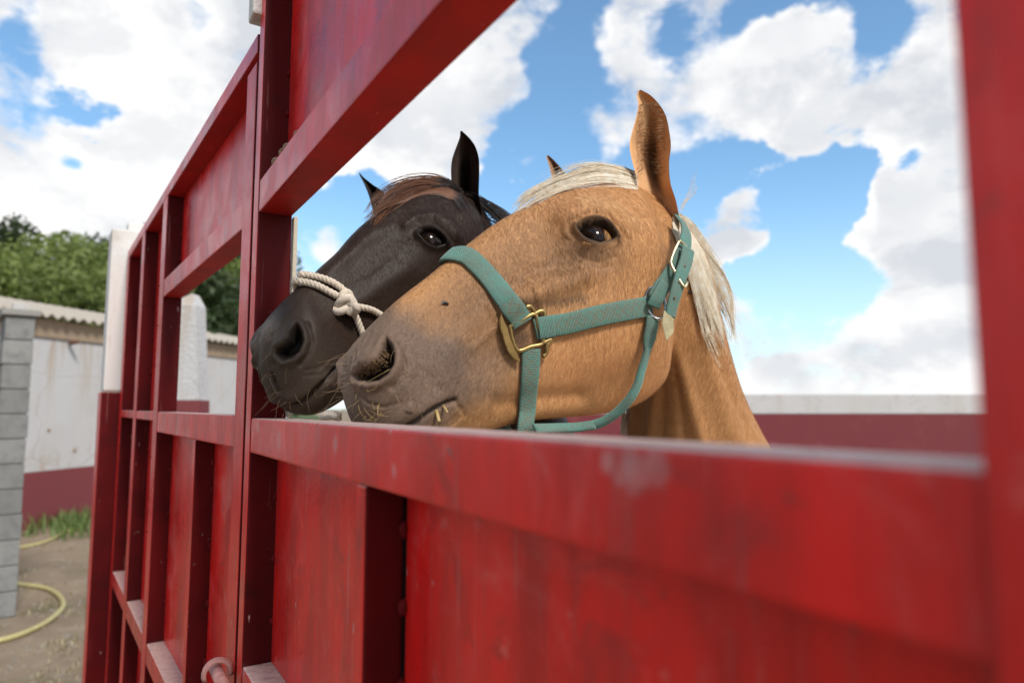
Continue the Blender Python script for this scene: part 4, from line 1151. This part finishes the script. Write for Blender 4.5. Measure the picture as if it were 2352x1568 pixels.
# noseband over the bridge
P, Nn = on(PAL, [(1187, 724), (1163, 690), (1130, 648), (1097, 612), (1070, 590)], .002)
mid = PAL['sag'](1032, 588); nm = PAL['sag'](1005, 555) - PAL['sag'](1032, 588); nm /= np.linalg.norm(nm)
P2_, N2_ = both(PAL, P, Nn)
NOSEB = ribbon('noseband', np.vstack([P, [mid + nm * .002], P2_[::-1]]), np.vstack([Nn, [nm], N2_[::-1]]), .0265, .0032, M_WEB, halter, 110)
Pk, Nk = on(PAL, [(1196, 742), (1187, 724), (1176, 708), (1166, 694)], .0045)
ribbon('strap_fold', Pk, Nk, .0275, .0030, M_WEBS, NOSEB, 24)
# cheek strap
P, Nn = on(PAL, [(1226, 756), (1242, 752), (1300, 743), (1370, 726), (1440, 712), (1490, 703)], .003)
CHK = ribbon('cheek_strap', P, Nn, .0265, .0032, M_WEBS, halter, 70); ribbon('cheek_strap', *both(PAL, P, Nn), .0265, .0032, M_WEBS, halter, 70)
P, Nn = on(PAL, [(1232, 754), (1250, 751), (1268, 748)], .0062)
ribbon('strap_fold', P, Nn, .0275, .0030, M_WEB, CHK, 20)
# chin strap, hanging down under the jaw and up the other side
P, Nn = on(PAL, [(1217, 800), (1216, 830), (1213, 870), (1209, 910), (1207, 940)], .003)
fr = hit(PAL, 1209, 915)[0]
low = PAL['sag'](1210, 1010)
P = np.vstack([P, at(1205, 985, fr[1]), at(1204, 1004, fr[1] + .01)]); Nn = np.vstack([Nn, Nn[-1], Nn[-1] * .7 + np.array([0, 0, -.5])])
P2_, N2_ = both(PAL, P, Nn)
ribbon('chin_strap', np.vstack([P, [low], P2_[::-1]]), np.vstack([Nn, [[0, 0, -1.0]], N2_[::-1]]), .0245, .0034, M_WEBS, halter, 120)
# brass fitting: square, crescent and lugs
for nm_, pts, r_, cl in (('square_ring', [(1166, 745), (1195, 733), (1224, 721), (1233, 753), (1243, 786), (1214, 795), (1186, 804), (1172, 775)], .0029, True),
                     ('ring_lug', [(1203, 702), (1213, 701), (1222, 715)], .0027, False),
                     ('ring_lug', [(1224, 720), (1238, 714), (1246, 717), (1248, 727)], .0029, False), ('ring_lug', [(1243, 786), (1262, 778), (1252, 792), (1250, 810), (1243, 816)], .0029, False)):
    bar_on(nm_, PAL, pts, r_, M_BRASS, halter, .0058, 8, cl, 34, far=True)
cres = [(1152, 719), (1148, 734), (1149, 753), (1155, 772), (1161, 792), (1168, 809), (1179, 823), (1194, 833), (1196, 829), (1191, 817), (1186, 806), (1181, 797), (1174, 781), (1169, 764), (1167, 751), (1163, 747), (1157, 734)]
def hit_plate(name, info, pts, off, th, m, parent):
    A_ = [hit(info, x, y) for x, y in pts]; nn = np.mean([n for p, n in A_], 0); nn /= np.linalg.norm(nn)
    c0 = np.mean([p for p, n in A_], 0) + nn * off; org_ = np.array([0, 0, H]); top = []
    for x, y in pts:
        d = ray(x, y); top.append(org_ + d * np.dot(c0 + nn * th - org_, nn) / np.dot(d, nn))
    for side in (0, 1):
        T_ = top if not side else [mirror(info, q) for q in top]; n2 = nn if not side else nn - 2 * np.dot(nn, info['lat']) * info['lat']
        n = len(T_); V = T_ + [q - n2 * th for q in T_]; F = [tuple(range(n)), tuple(reversed(range(n, 2 * n)))] + [(i, (i + 1) % n, n + (i + 1) % n, n + i) for i in range(n)]
        me = pymesh(name, V, F); bm = bmesh.new(); bm.from_mesh(me); bmesh.ops.recalc_face_normals(bm, faces=bm.faces)
        bmesh.ops.bevel(bm, geom=list(bm.edges), offset=.0009, segments=2, affect='EDGES'); bm.to_mesh(me); bm.free(); obj(name, me, m, parent)
hit_plate('ring_crescent', PAL, cres, .0035, .0045, M_BRASS, halter)
# steel ring by the cheek
c3, n3 = hit(PAL, 1494, 697); e1 = hit(PAL, 1500, 660)[0] - c3
tcen = c3 + n3 * .009
ring = [tcen + (at(1494 + 21 * math.cos(a) + 9 * math.sin(a), 697 + 36 * math.sin(a) - 4 * math.cos(a), tcen[1]) - at(1494, 697, tcen[1])) for a in np.linspace(0, 2 * math.pi, 28, endpoint=False)]
tube('steel_ring', ring, .0021, M_STEEL, 8, True, halter)
# crown piece behind the ears
tr = tcen[1]
crown = [at(1502, 688, tr - .004), at(1512, 668, tr - .002), at(1532, 640, tr + .003), at(1556, 600, tr + .012), at(1572, 560, tr + .028), at(1574, 532, tr + .05), at(1560, 505, tr + .085)]
cn = [np.array([.45, -.9, .05])] * 4 + [np.array([.6, -.8, .2]), np.array([.75, -.55, .4]), np.array([.6, -.1, .8])]
ribbon('crown_strap', crown, cn, .022, .0034, M_WEB, halter, 50)
ribbon('strap_wrap', [at(1499, 704, tr - .007), at(1506, 690, tr - .009), at(1516, 672, tr - .007), at(1528, 652, tr - .003)], [np.array([.4, -.9, .05])] * 4, .019, .003, M_WEB, halter, 20)
tongue = [at(1579, 572, tr + .012), at(1574, 600, tr + .004), at(1563, 632, tr - .006), at(1552, 668, tr - .011), at(1543, 700, tr - .012), at(1537, 728, tr - .012)]
TONGUE = ribbon('strap_tongue', tongue, [np.array([.5, -.85, .1])] * 6, np.linspace(.0215, .0165, 40), .0034, M_WEB, halter, 40)
for (x, y, tt) in ((1572, 612, 0.0), (1560, 648, -.009), (1549, 684, -.012)):
    q = at(x, y, tr + tt - .004); V, F = tube_arrays([q, q + np.array([.0005, -.0016, 0])], .0016, 8); obj('eyelet', pymesh('eyelet', V, F), M_RUST, TONGUE)
# pale brass strap end
def px_plate(name, pts, t_, th, m, parent):
    a = [at(x, y, t_) for x, y in pts]; n = len(a); dv = np.array([.25, .97, 0]) * th
    V = a + [q + dv for q in a]; F = [tuple(range(n)), tuple(reversed(range(n, 2 * n)))] + [(i, (i + 1) % n, n + (i + 1) % n, n + i) for i in range(n)]
    me = pymesh(name, V, F); bm = bmesh.new(); bm.from_mesh(me); bmesh.ops.recalc_face_normals(bm, faces=bm.faces)
    bmesh.ops.bevel(bm, geom=list(bm.edges), offset=.0008, segments=2, affect='EDGES'); bm.to_mesh(me); bm.free()
    return obj(name, me, m, parent)
px_plate('strap_end', [(1525, 711), (1547, 731), (1547, 763), (1530, 783), (1520, 742)], tr - .0185, .004, M_BRASS2, halter)
bk = [at(x, y, tr + dt) for x, y, dt in ((1560, 553, .008), (1546, 584, .0), (1541, 604, -.004), (1550, 624, -.008), (1572, 659, -.012), (1577, 652, -.008), (1578, 648, -.004))]
tube('buckle', smooth_path(bk, 40), .0021, M_BRASS2, 8, parent=halter)
bk = [at(x, y, tr + dt) for x, y, dt in ((1560, 553, .008), (1570, 560, .012), (1577, 568, .014))]
tube('buckle', smooth_path(bk, 12), .0021, M_BRASS2, 8, parent=halter)
# throat strap: loop, twist, rolled tube, flat ends under the jaw
q0 = hit(PAL, 1497, 735)[0][1]
th = [(1498, 726, q0 - .010), (1496, 745, q0 - .010), (1492, 768, q0 - .008), (1488, 790, q0 - .006), (1485, 811, q0 - .006)]
ribbon('throat_strap', [at(*p) for p in th], [np.array([.35, -.93, 0])] * 5, [.018] * 12 + [.017, .016, .015, .014, .012, .010, .009, .009], .0034, M_WEB, halter, 20)
th = [(1486, 800, q0 - .006), (1482, 822, q0 - .006), (1474, 848, q0 - .006), (1464, 883, q0 - .006), (1447, 915, q0 - .004), (1418, 946, q0 + .004), (1385, 968, q0 + .012), (1355, 978, q0 + .018)]
tube('throat_strap', smooth_path([at(*p) for p in th], 50), np.r_[np.linspace(.0048, .0062, 25), np.linspace(.0062, .0068, 25)], M_WEB, 12, parent=halter)
ribbon('jaw_strap', [at(1366, 976, q0 + .014), at(1330, 981, q0 + .012), at(1285, 983, q0 + .0), at(1226, 985, q0 - .04)], [np.array([.1, -.8, .35])] * 4, .0125, .004, M_WEB, halter, 30)

# ---------------------------------------------------------------- rope halter on the dark horse
rope = empty('rope_halter', 'cream cotton rope halter knotted on the dark horse nose', 'halter')
def twist(name, path, r, parent, pitch=.017, n=None):
    L = np.sum(np.linalg.norm(np.diff(path, axis=0), axis=1)); n = max(16, int(L / .0016)); P = smooth_path(path, n)
    T = np.gradient(P, axis=0); T /= np.linalg.norm(T, axis=1)[:, None]
    ref = np.array([.3, -.9, .2]); V = []; F = []
    d = np.r_[0, np.cumsum(np.linalg.norm(np.diff(P, axis=0), axis=1))]
    A = np.cross(T, ref); A /= np.linalg.norm(A, axis=1)[:, None]; B = np.cross(T, A)
    for k in range(3):
        a = d / pitch * 2 * math.pi + k * 2.0944
        Q = P + (A * np.cos(a)[:, None] + B * np.sin(a)[:, None]) * r * .52
        v, f = tube_arrays(Q, r * .60, 7); b = len(V); V += v; F += [tuple(b + i for i in ff) for ff in f]
    return obj(name, pymesh(name, V, F), M_ROPE, parent, smooth=True)
def rope_on(pts, off):
    out = []
    for x, y in pts:
        p, n_ = hit(DRK, x, y, 99)
        if p[1] < 50: out.append(p + n_ * off)
    return np.array(out)
ra = rope_on([(800, 684), (780, 664), (752, 648), (722, 640)], .0045); rb = rope_on([(790, 692), (762, 678), (726, 660), (706, 655)], .0045)
ma = DRK['sag'](700, 640); mb = DRK['sag'](688, 655)
nd = DRK['sag'](650, 620) - DRK['sag'](680, 650); nd /= np.linalg.norm(nd)
twist('rope_strand', np.vstack([ra, [ma + nd * .008], mirror(DRK, ra)[::-1]]), .0046, rope)
twist('rope_strand', np.vstack([rb, [mb + nd * .008], mirror(DRK, rb)[::-1]]), .0046, rope)
kc, kn = hit(DRK, 795, 697)
kt = kc[1]
kp = []
for a in np.linspace(0, 2 * math.pi, 60, endpoint=False):
    x = 795 + 11 * (math.sin(a) + 1.5 * math.sin(2 * a)) ; y = 699 + 12 * (math.cos(a) - 1.3 * math.cos(2 * a)); kp.append(at(x, y, kt - .010 - .005 * math.sin(3 * a)))
V, F = tube_arrays(np.array(kp), .0054, 9, True); obj('knot', pymesh('knot', V, F), M_ROPE, rope, smooth=True)
V, F = tube_arrays(smooth_path([at(776, 703, kt - .008), at(786, 690, kt - .016), at(802, 684, kt - .016), at(812, 700, kt - .014), at(800, 720, kt - .010)], 24), .0058, 9); obj('knot', pymesh('knot', V, F), M_ROPE, rope, smooth=True)
P = rope_on([(815, 704), (836, 707), (852, 712), (880, 728), (940, 760), (1000, 740)], .004); twist('cheek_rope', np.vstack([[at(805, 702, kt - .008)], P]), .0042, rope)
P = rope_on([(814, 728), (822, 748), (832, 775), (842, 810)], .004); twist('chin_rope', np.vstack([[at(803, 712, kt - .008)], P]), .0042, rope)
# lead end lying on the rail
twist('lead_rope', [at(742, 957, .83), at(752, 954, .81), at(765, 953, .80), at(778, 957, .79)], .0050, rope)

# ---------------------------------------------------------------- manes and forelocks
def guide_strands(ga, gb, n, jit, depth, tip=(.6, 1.0), seg=16, curl=3.0):
    A = smooth_path([(x, y, 0) for x, y in ga], 60)[:, :2]; B = smooth_path([(x, y, 0) for x, y in gb], 60)[:, :2]
    out = []
    nl = max(5, n // 26)
    locks = [((k + rnd.random()) / nl, rnd.uniform(*tip), rnd.uniform(2, 6), rnd.random() * 6, rnd.random() * 6, rnd.gauss(0, jit), rnd.gauss(0, jit)) for k in range(nl)]
    for i in range(n):
        lw, le, lf, lp, ph, lx, ly = rnd.choice(locks)
        loose = rnd.random() < .25
        w = rnd.random() if loose else lw + rnd.gauss(0, .35 / nl); e = (rnd.uniform(*tip) if loose else le) * rnd.uniform(.78, 1.0); s0 = rnd.uniform(0, .10)
        q = np.linspace(s0, e, seg); idx = q * 59
        lo_ = np.floor(idx).astype(int).clip(0, 58); fr_ = (idx - lo_)[:, None]
        ww = np.clip(w + .13 * np.sin(q * lf + lp) + rnd.gauss(0, .02) * q, -.12, 1.12)[:, None]
        PA = A[lo_] * (1 - fr_) + A[lo_ + 1] * fr_; PB = B[lo_] * (1 - fr_) + B[lo_ + 1] * fr_
        P = PA * (1 - ww) + PB * ww
        ph = ph + rnd.gauss(0, .25); P = P + np.stack([np.sin(q * 7 + ph), np.cos(q * 6 + ph)], 1) * curl * q[:, None] + np.array([lx * .5 + rnd.gauss(0, jit * .45), ly * .5 + rnd.gauss(0, jit * .45)])[None, :]
        out.append(np.array([depth(x, y, float(w)) for x, y in P]))
    return out
def sag_depth(info, spread, lift=.003):
    def f(x, y, w):
        p = info['sag'](x, y); 
        loc, nrm = hit(info, x, y, 99)
        t = p[1] + spread[0] + (spread[1] - spread[0]) * w
        if loc[1] < 50: t = min(t, loc[1] - lift)
        return at(x, y, t)
    return f
fa = [(1464, 402), (1428, 390), (1373, 382), (1321, 395), (1261, 418), (1202, 452), (1176, 482)]
fb_ = [(1466, 432), (1420, 424), (1365, 424), (1310, 434), (1254, 452), (1212, 474), (1190, 486)]
strands('forelock', guide_strands(fa, fb_, 1100, 2.2, sag_depth(PAL, (.012, -.02)), (.35, 1.06), 16, 4), .0006, .00015, M_MANEW, PAL['root'])
strands('forelock', guide_strands([(1462, 398), (1420, 380), (1350, 372), (1270, 398), (1200, 440), (1158, 470)], [(1464, 420), (1420, 402), (1360, 400), (1290, 424), (1225, 458), (1180, 492)], 70, 5, sag_depth(PAL, (.015, -.01)), (.5, 1.0), 18, 9), .0004, .0001, M_MANEW, PAL['root'])
pt = PAL['poll'][1]
def neck_depth(base, lift):
    def f(x, y, w):
        loc, n_ = hit(PAL, x, y, 99)
        return at(x, y, (loc[1] - lift) if loc[1] < 50 else base)
    return f
ma_ = [(1550, 486), (1586, 514), (1624, 572), (1662, 640), (1688, 710), (1700, 800)]
mb_ = [(1546, 520), (1562, 560), (1585, 630), (1612, 720), (1640, 800), (1664, 860)]
strands('mane', guide_strands(ma_, mb_, 1150, 3, neck_depth(pt + .09, .006), (.25, 1.0), 18, 10), .00065, .00025, M_MANEW, PAL['root'])
wa = [(1560, 500), (1600, 560), (1660, 650), (1720, 720)]; wb = [(1565, 470), (1585, 430), (1600, 400), (1590, 370)]
strands('mane', guide_strands(wa, [(1562, 510), (1610, 590), (1670, 700), (1708, 820)], 46, 6, lambda x, y, w: at(x, y, pt + .08), (.7, 1), 16, 8), .0004, .0002, M_MANEW, PAL['root'])
strands('mane', guide_strands(wb, [(1560, 490), (1575, 470), (1590, 450), (1600, 430)], 10, 5, lambda x, y, w: at(x, y, pt + .06), (.6, 1), 12, 6), .0004, .0002, M_MANEW, PAL['root'])
strands('mane', guide_strands([(1442, 925), (1436, 960), (1424, 1015)], [(1462, 930), (1468, 970), (1472, 1015)], 160, 3, lambda x, y, w: at(x, y, pt + .21), (.7, 1), 8, 3), .0010, .0004, M_MANEW, PAL['root'])
# neck crest hair further back
def crest(info, n, L, m, k0, k1):
    D = info['D']; polys = []
    for i in range(n):
        j = rnd.randint(k0, k1); p = D[j].copy(); sd = 1 if rnd.random() < .5 else -1
        l = np.array([math.sin(info['by']), -math.cos(info['by']), 0]) * sd
        q = np.linspace(0, 1, 8)[:, None]; le = L * rnd.uniform(.6, 1.1)
        polys.append(p + l * (.03 + .10 * q) * q * 1.2 + np.array([0, 0, 1.0]) * (.025 * np.sin(q * 3.0) - le * q**1.6) + np.array([math.cos(info['by']), math.sin(info['by']), 0]) * rnd.uniform(-.02, .05) * q)
    return polys
nh = 16 * 20
strands('mane', crest(DRK, 260, .16, M_MANED, nh + 6, nh + 34), .0008, .0003, M_MANED, DRK['root'])
da = [(1040, 424), (1005, 412), (972, 410), (926, 416), (884, 438), (860, 466), (846, 500)]
db = [(1048, 455), (1010, 440), (975, 440), (932, 455), (896, 474), (870, 494), (852, 510)]
strands('forelock', guide_strands(da, db, 620, 6, sag_depth(DRK, (.012, -.02)), (.25, 1.1), 16, 9), .0006, .0002, M_MANER, DRK['root'])
strands('forelock', guide_strands([(1042, 420), (1012, 414), (985, 420), (965, 440)], [(1062, 440), (1040, 444), (1015, 450), (985, 462)], 420, 3, sag_depth(DRK, (.0, -.03)), (.3, 1.0), 16, 5), .0006, .0002, M_MANED, DRK['root'])
strands('forelock', guide_strands([(1030, 425), (1038, 450), (1050, 480), (1058, 498)], [(1052, 430), (1060, 452), (1066, 474), (1070, 490)], 120, 5, sag_depth(DRK, (-.03, -.05)), (.3, 1.0)), .0004, .0002, M_MANED, DRK['root'])
# inner ear fuzz of the palomino
te = hit(PAL, 1495, 330)[0][1]
polys = []
for i in range(240):
    y0 = rnd.uniform(240, 405); x0 = rnd.choice((rnd.uniform(1462, 1480), rnd.uniform(1500, 1528))); s_ = 1 if x0 < 1490 else -1
    loc, n_ = hit(PAL, x0, y0, 99)
    if loc[1] > 50: continue
    q = np.linspace(0, 1, 6); polys.append(np.array([at(x0 + s_ * 16 * a, y0 - 12 * a + 8 * a * a, loc[1] - .003 - .004 * math.sin(a * 3)) for a in q]))
M_FUZZ = simple('ear fuzz', (.40, .25, .13), .6)
strands('ear_hair', polys, .0004, .0001, M_FUZZ, PAL['root'])

# lashes
def lashes(info, pts, n, dx, dy, m, out=.010):
    polys = []; A = smooth_path([(x, y, 0) for x, y in pts], 50)
    for i in range(n):
        f = rnd.random(); x, y, _ = A[int(f * 49)]
        p, n_ = hit(info, x, y); q = np.linspace(0, 1, 6)
        e = at(x + dx + rnd.uniform(-4, 4), y + dy * rnd.uniform(.6, 1.1), p[1] - out); 
        polys.append(np.array([p + (e - p) * a + np.array([0, -.003, .002]) * math.sin(a * 3.1) for a in q]))
    return polys
strands('eyelashes', lashes(PAL, [(1360, 518), (1380, 522), (1396, 533), (1405, 546)], 90, -6, 24, M_LASH), .0004, .00015, M_LASH, PAL['root'])
strands('eyelashes', lashes(PAL, [(1340, 556), (1360, 562)], 14, -6, 14, M_LASH, .004), .0003, .0001, M_LASH, PAL['root'])
strands('eyelashes', lashes(DRK, [(980, 540), (996, 541), (1010, 550)], 50, 2, 12, M_LASHD), .0004, .00015, M_LASHD, DRK['root'])

# whiskers
def whiskers(info, boxes, n, L, seed):
    r2 = random.Random(seed); polys = []
    for i in range(n):
        bx = r2.choice(boxes); x = r2.uniform(bx[0], bx[2]); y = r2.uniform(bx[1], bx[3])
        p, n_ = hit(info, x, y, 99)
        if p[1] > 50: continue
        q = np.linspace(0, 1, 10)[:, None]; ll = L * r2.uniform(.4, 1.2)
        dirn = n_ * .8 + np.array([r2.uniform(-.6, .2), r2.uniform(-.3, .1), r2.uniform(-.7, .2)]); dirn /= np.linalg.norm(dirn)
        bend = np.array([r2.uniform(-1, 1), r2.uniform(-.4, .4), r2.uniform(-1, .3)]) * .5
        polys.append(p + dirn * q * ll + bend * q * q * ll)
    return polys
strands('whiskers', whiskers(PAL, [(790, 800, 830, 960), (820, 880, 960, 965), (900, 780, 960, 880), (780, 850, 800, 950)], 44, .034, 3), .0002, .0001, M_WHISK, PAL['root'])
strands('whiskers', whiskers(DRK, [(600, 840, 720, 935), (590, 760, 630, 860), (690, 880, 750, 930)], 22, .026, 4), .0002, .0001, M_WHISK, DRK['root'])

# hay stuck to the muzzle, straw in the mouth, flies
hay = []
r3 = random.Random(21)
for i in range(14):
    x = r3.gauss(852, 26); y = r3.uniform(885, 962); p, n_ = hit(PAL, x, y, 99)
    if p[1] > 50: continue
    a = r3.random() * 6.28; L = r3.uniform(.006, .020); v = np.cross(n_, np.array([math.cos(a), .1, math.sin(a)])); v /= np.linalg.norm(v)
    hay.append(np.array([p + n_ * .002 + v * L * (s_ - .5) + n_ * .003 * math.sin(s_ * 3) for s_ in np.linspace(0, 1, 5)]))
strands('chewed_hay', hay, .00035, .0002, M_STRAW, None, label='bits of chewed hay stuck to the palomino upper lip', cat='hay', kind='stuff')
V = []; F = []
for i in range(150):
    t_ = r3.random(); x = 828 + 62 * t_ + r3.gauss(0, 5); y = 862 - 52 * t_**1.3 + r3.gauss(0, 6)
    p, n_ = hit(PAL, x, y, 99)
    if p[1] > 50: continue
    r_ = r3.uniform(.0007, .0022); b = len(V)
    for d_ in ((1, 0, 0), (-1, 0, 0), (0, 1, 0), (0, -1, 0), (0, 0, 1), (0, 0, -1)): V.append(p + n_ * .001 + np.array(d_) * r_ * r3.uniform(.6, 1.4))
    F += [tuple(b + q for q in f) for f in ((0, 2, 4), (2, 1, 4), (1, 3, 4), (3, 0, 4), (2, 0, 5), (1, 2, 5), (3, 1, 5), (0, 3, 5))]
obj('hay_crumbs', pymesh('crumbs', V, F), M_DIRT, label='brown damp hay crumbs packed in the palomino nostril', cat='hay', kind='stuff')
def straw(a, b, ta, tb, r, label):
    P = smooth_path([at(*a, ta), (at(*a, ta) + at(*b, tb)) / 2 + np.array([0, -.001, .0005]), at(*b, tb)], 8)
    tube('straw', P, r, M_STRAW, 6, flat=.45, label=label, cat='straw', group='straws at the palomino mouth')
m1 = hit(PAL, 999, 938)[0][1]
straw((1001, 938), (1009, 968), m1 + .002, m1 - .010, .0022, 'short thick straw sticking out of the palomino mouth')
straw((1018, 930), (1028, 947), m1 + .004, m1 - .006, .0013, 'thin straw beside the thick one in the palomino mouth')
m2 = hit(PAL, 868, 930)[0][1]
straw((868, 930), (868, 955), m2 - .004, m2 - .006, .0010, 'thin straw hanging on the palomino upper lip')
straw((800, 905), (895, 848), hit(PAL, 802, 905)[0][1] - .005, hit(PAL, 893, 858)[0][1] - .006, .0006, 'long stalk lying across the palomino nostril')
def fly(info, x, y, label, s=1.0):
    p, n_ = hit(info, x, y); ax_ = np.array([.8, .3, -.3]); ax_ -= n_ * np.dot(ax_, n_); ax_ /= np.linalg.norm(ax_)
    root = empty('fly', label, 'fly', 'flies on the palomino'); c_ = p + n_ * .0016
    blob(root, c_, .0020 * s, M_FLY, 'body', (1.5, 1, .9)); blob(root, c_ + ax_ * .0034 * s, .0011 * s, M_FLY, 'head')
    sd = np.cross(ax_, n_)
    for k in (-1, 1):
        w0 = c_ + n_ * .0012; V = [w0, w0 - ax_ * .004 + sd * k * .0026, w0 - ax_ * .0055 + sd * k * .0012, w0 - ax_ * .003 + n_ * .0004]
        obj('wing', pymesh('wing', V, [(0, 1, 2, 3)]), M_FLY, root)
fly(PAL, 1022, 697, 'small black fly on the palomino nose in front of the noseband')
fly(PAL, 1583, 672, 'small black fly on the palomino neck behind the strap end')
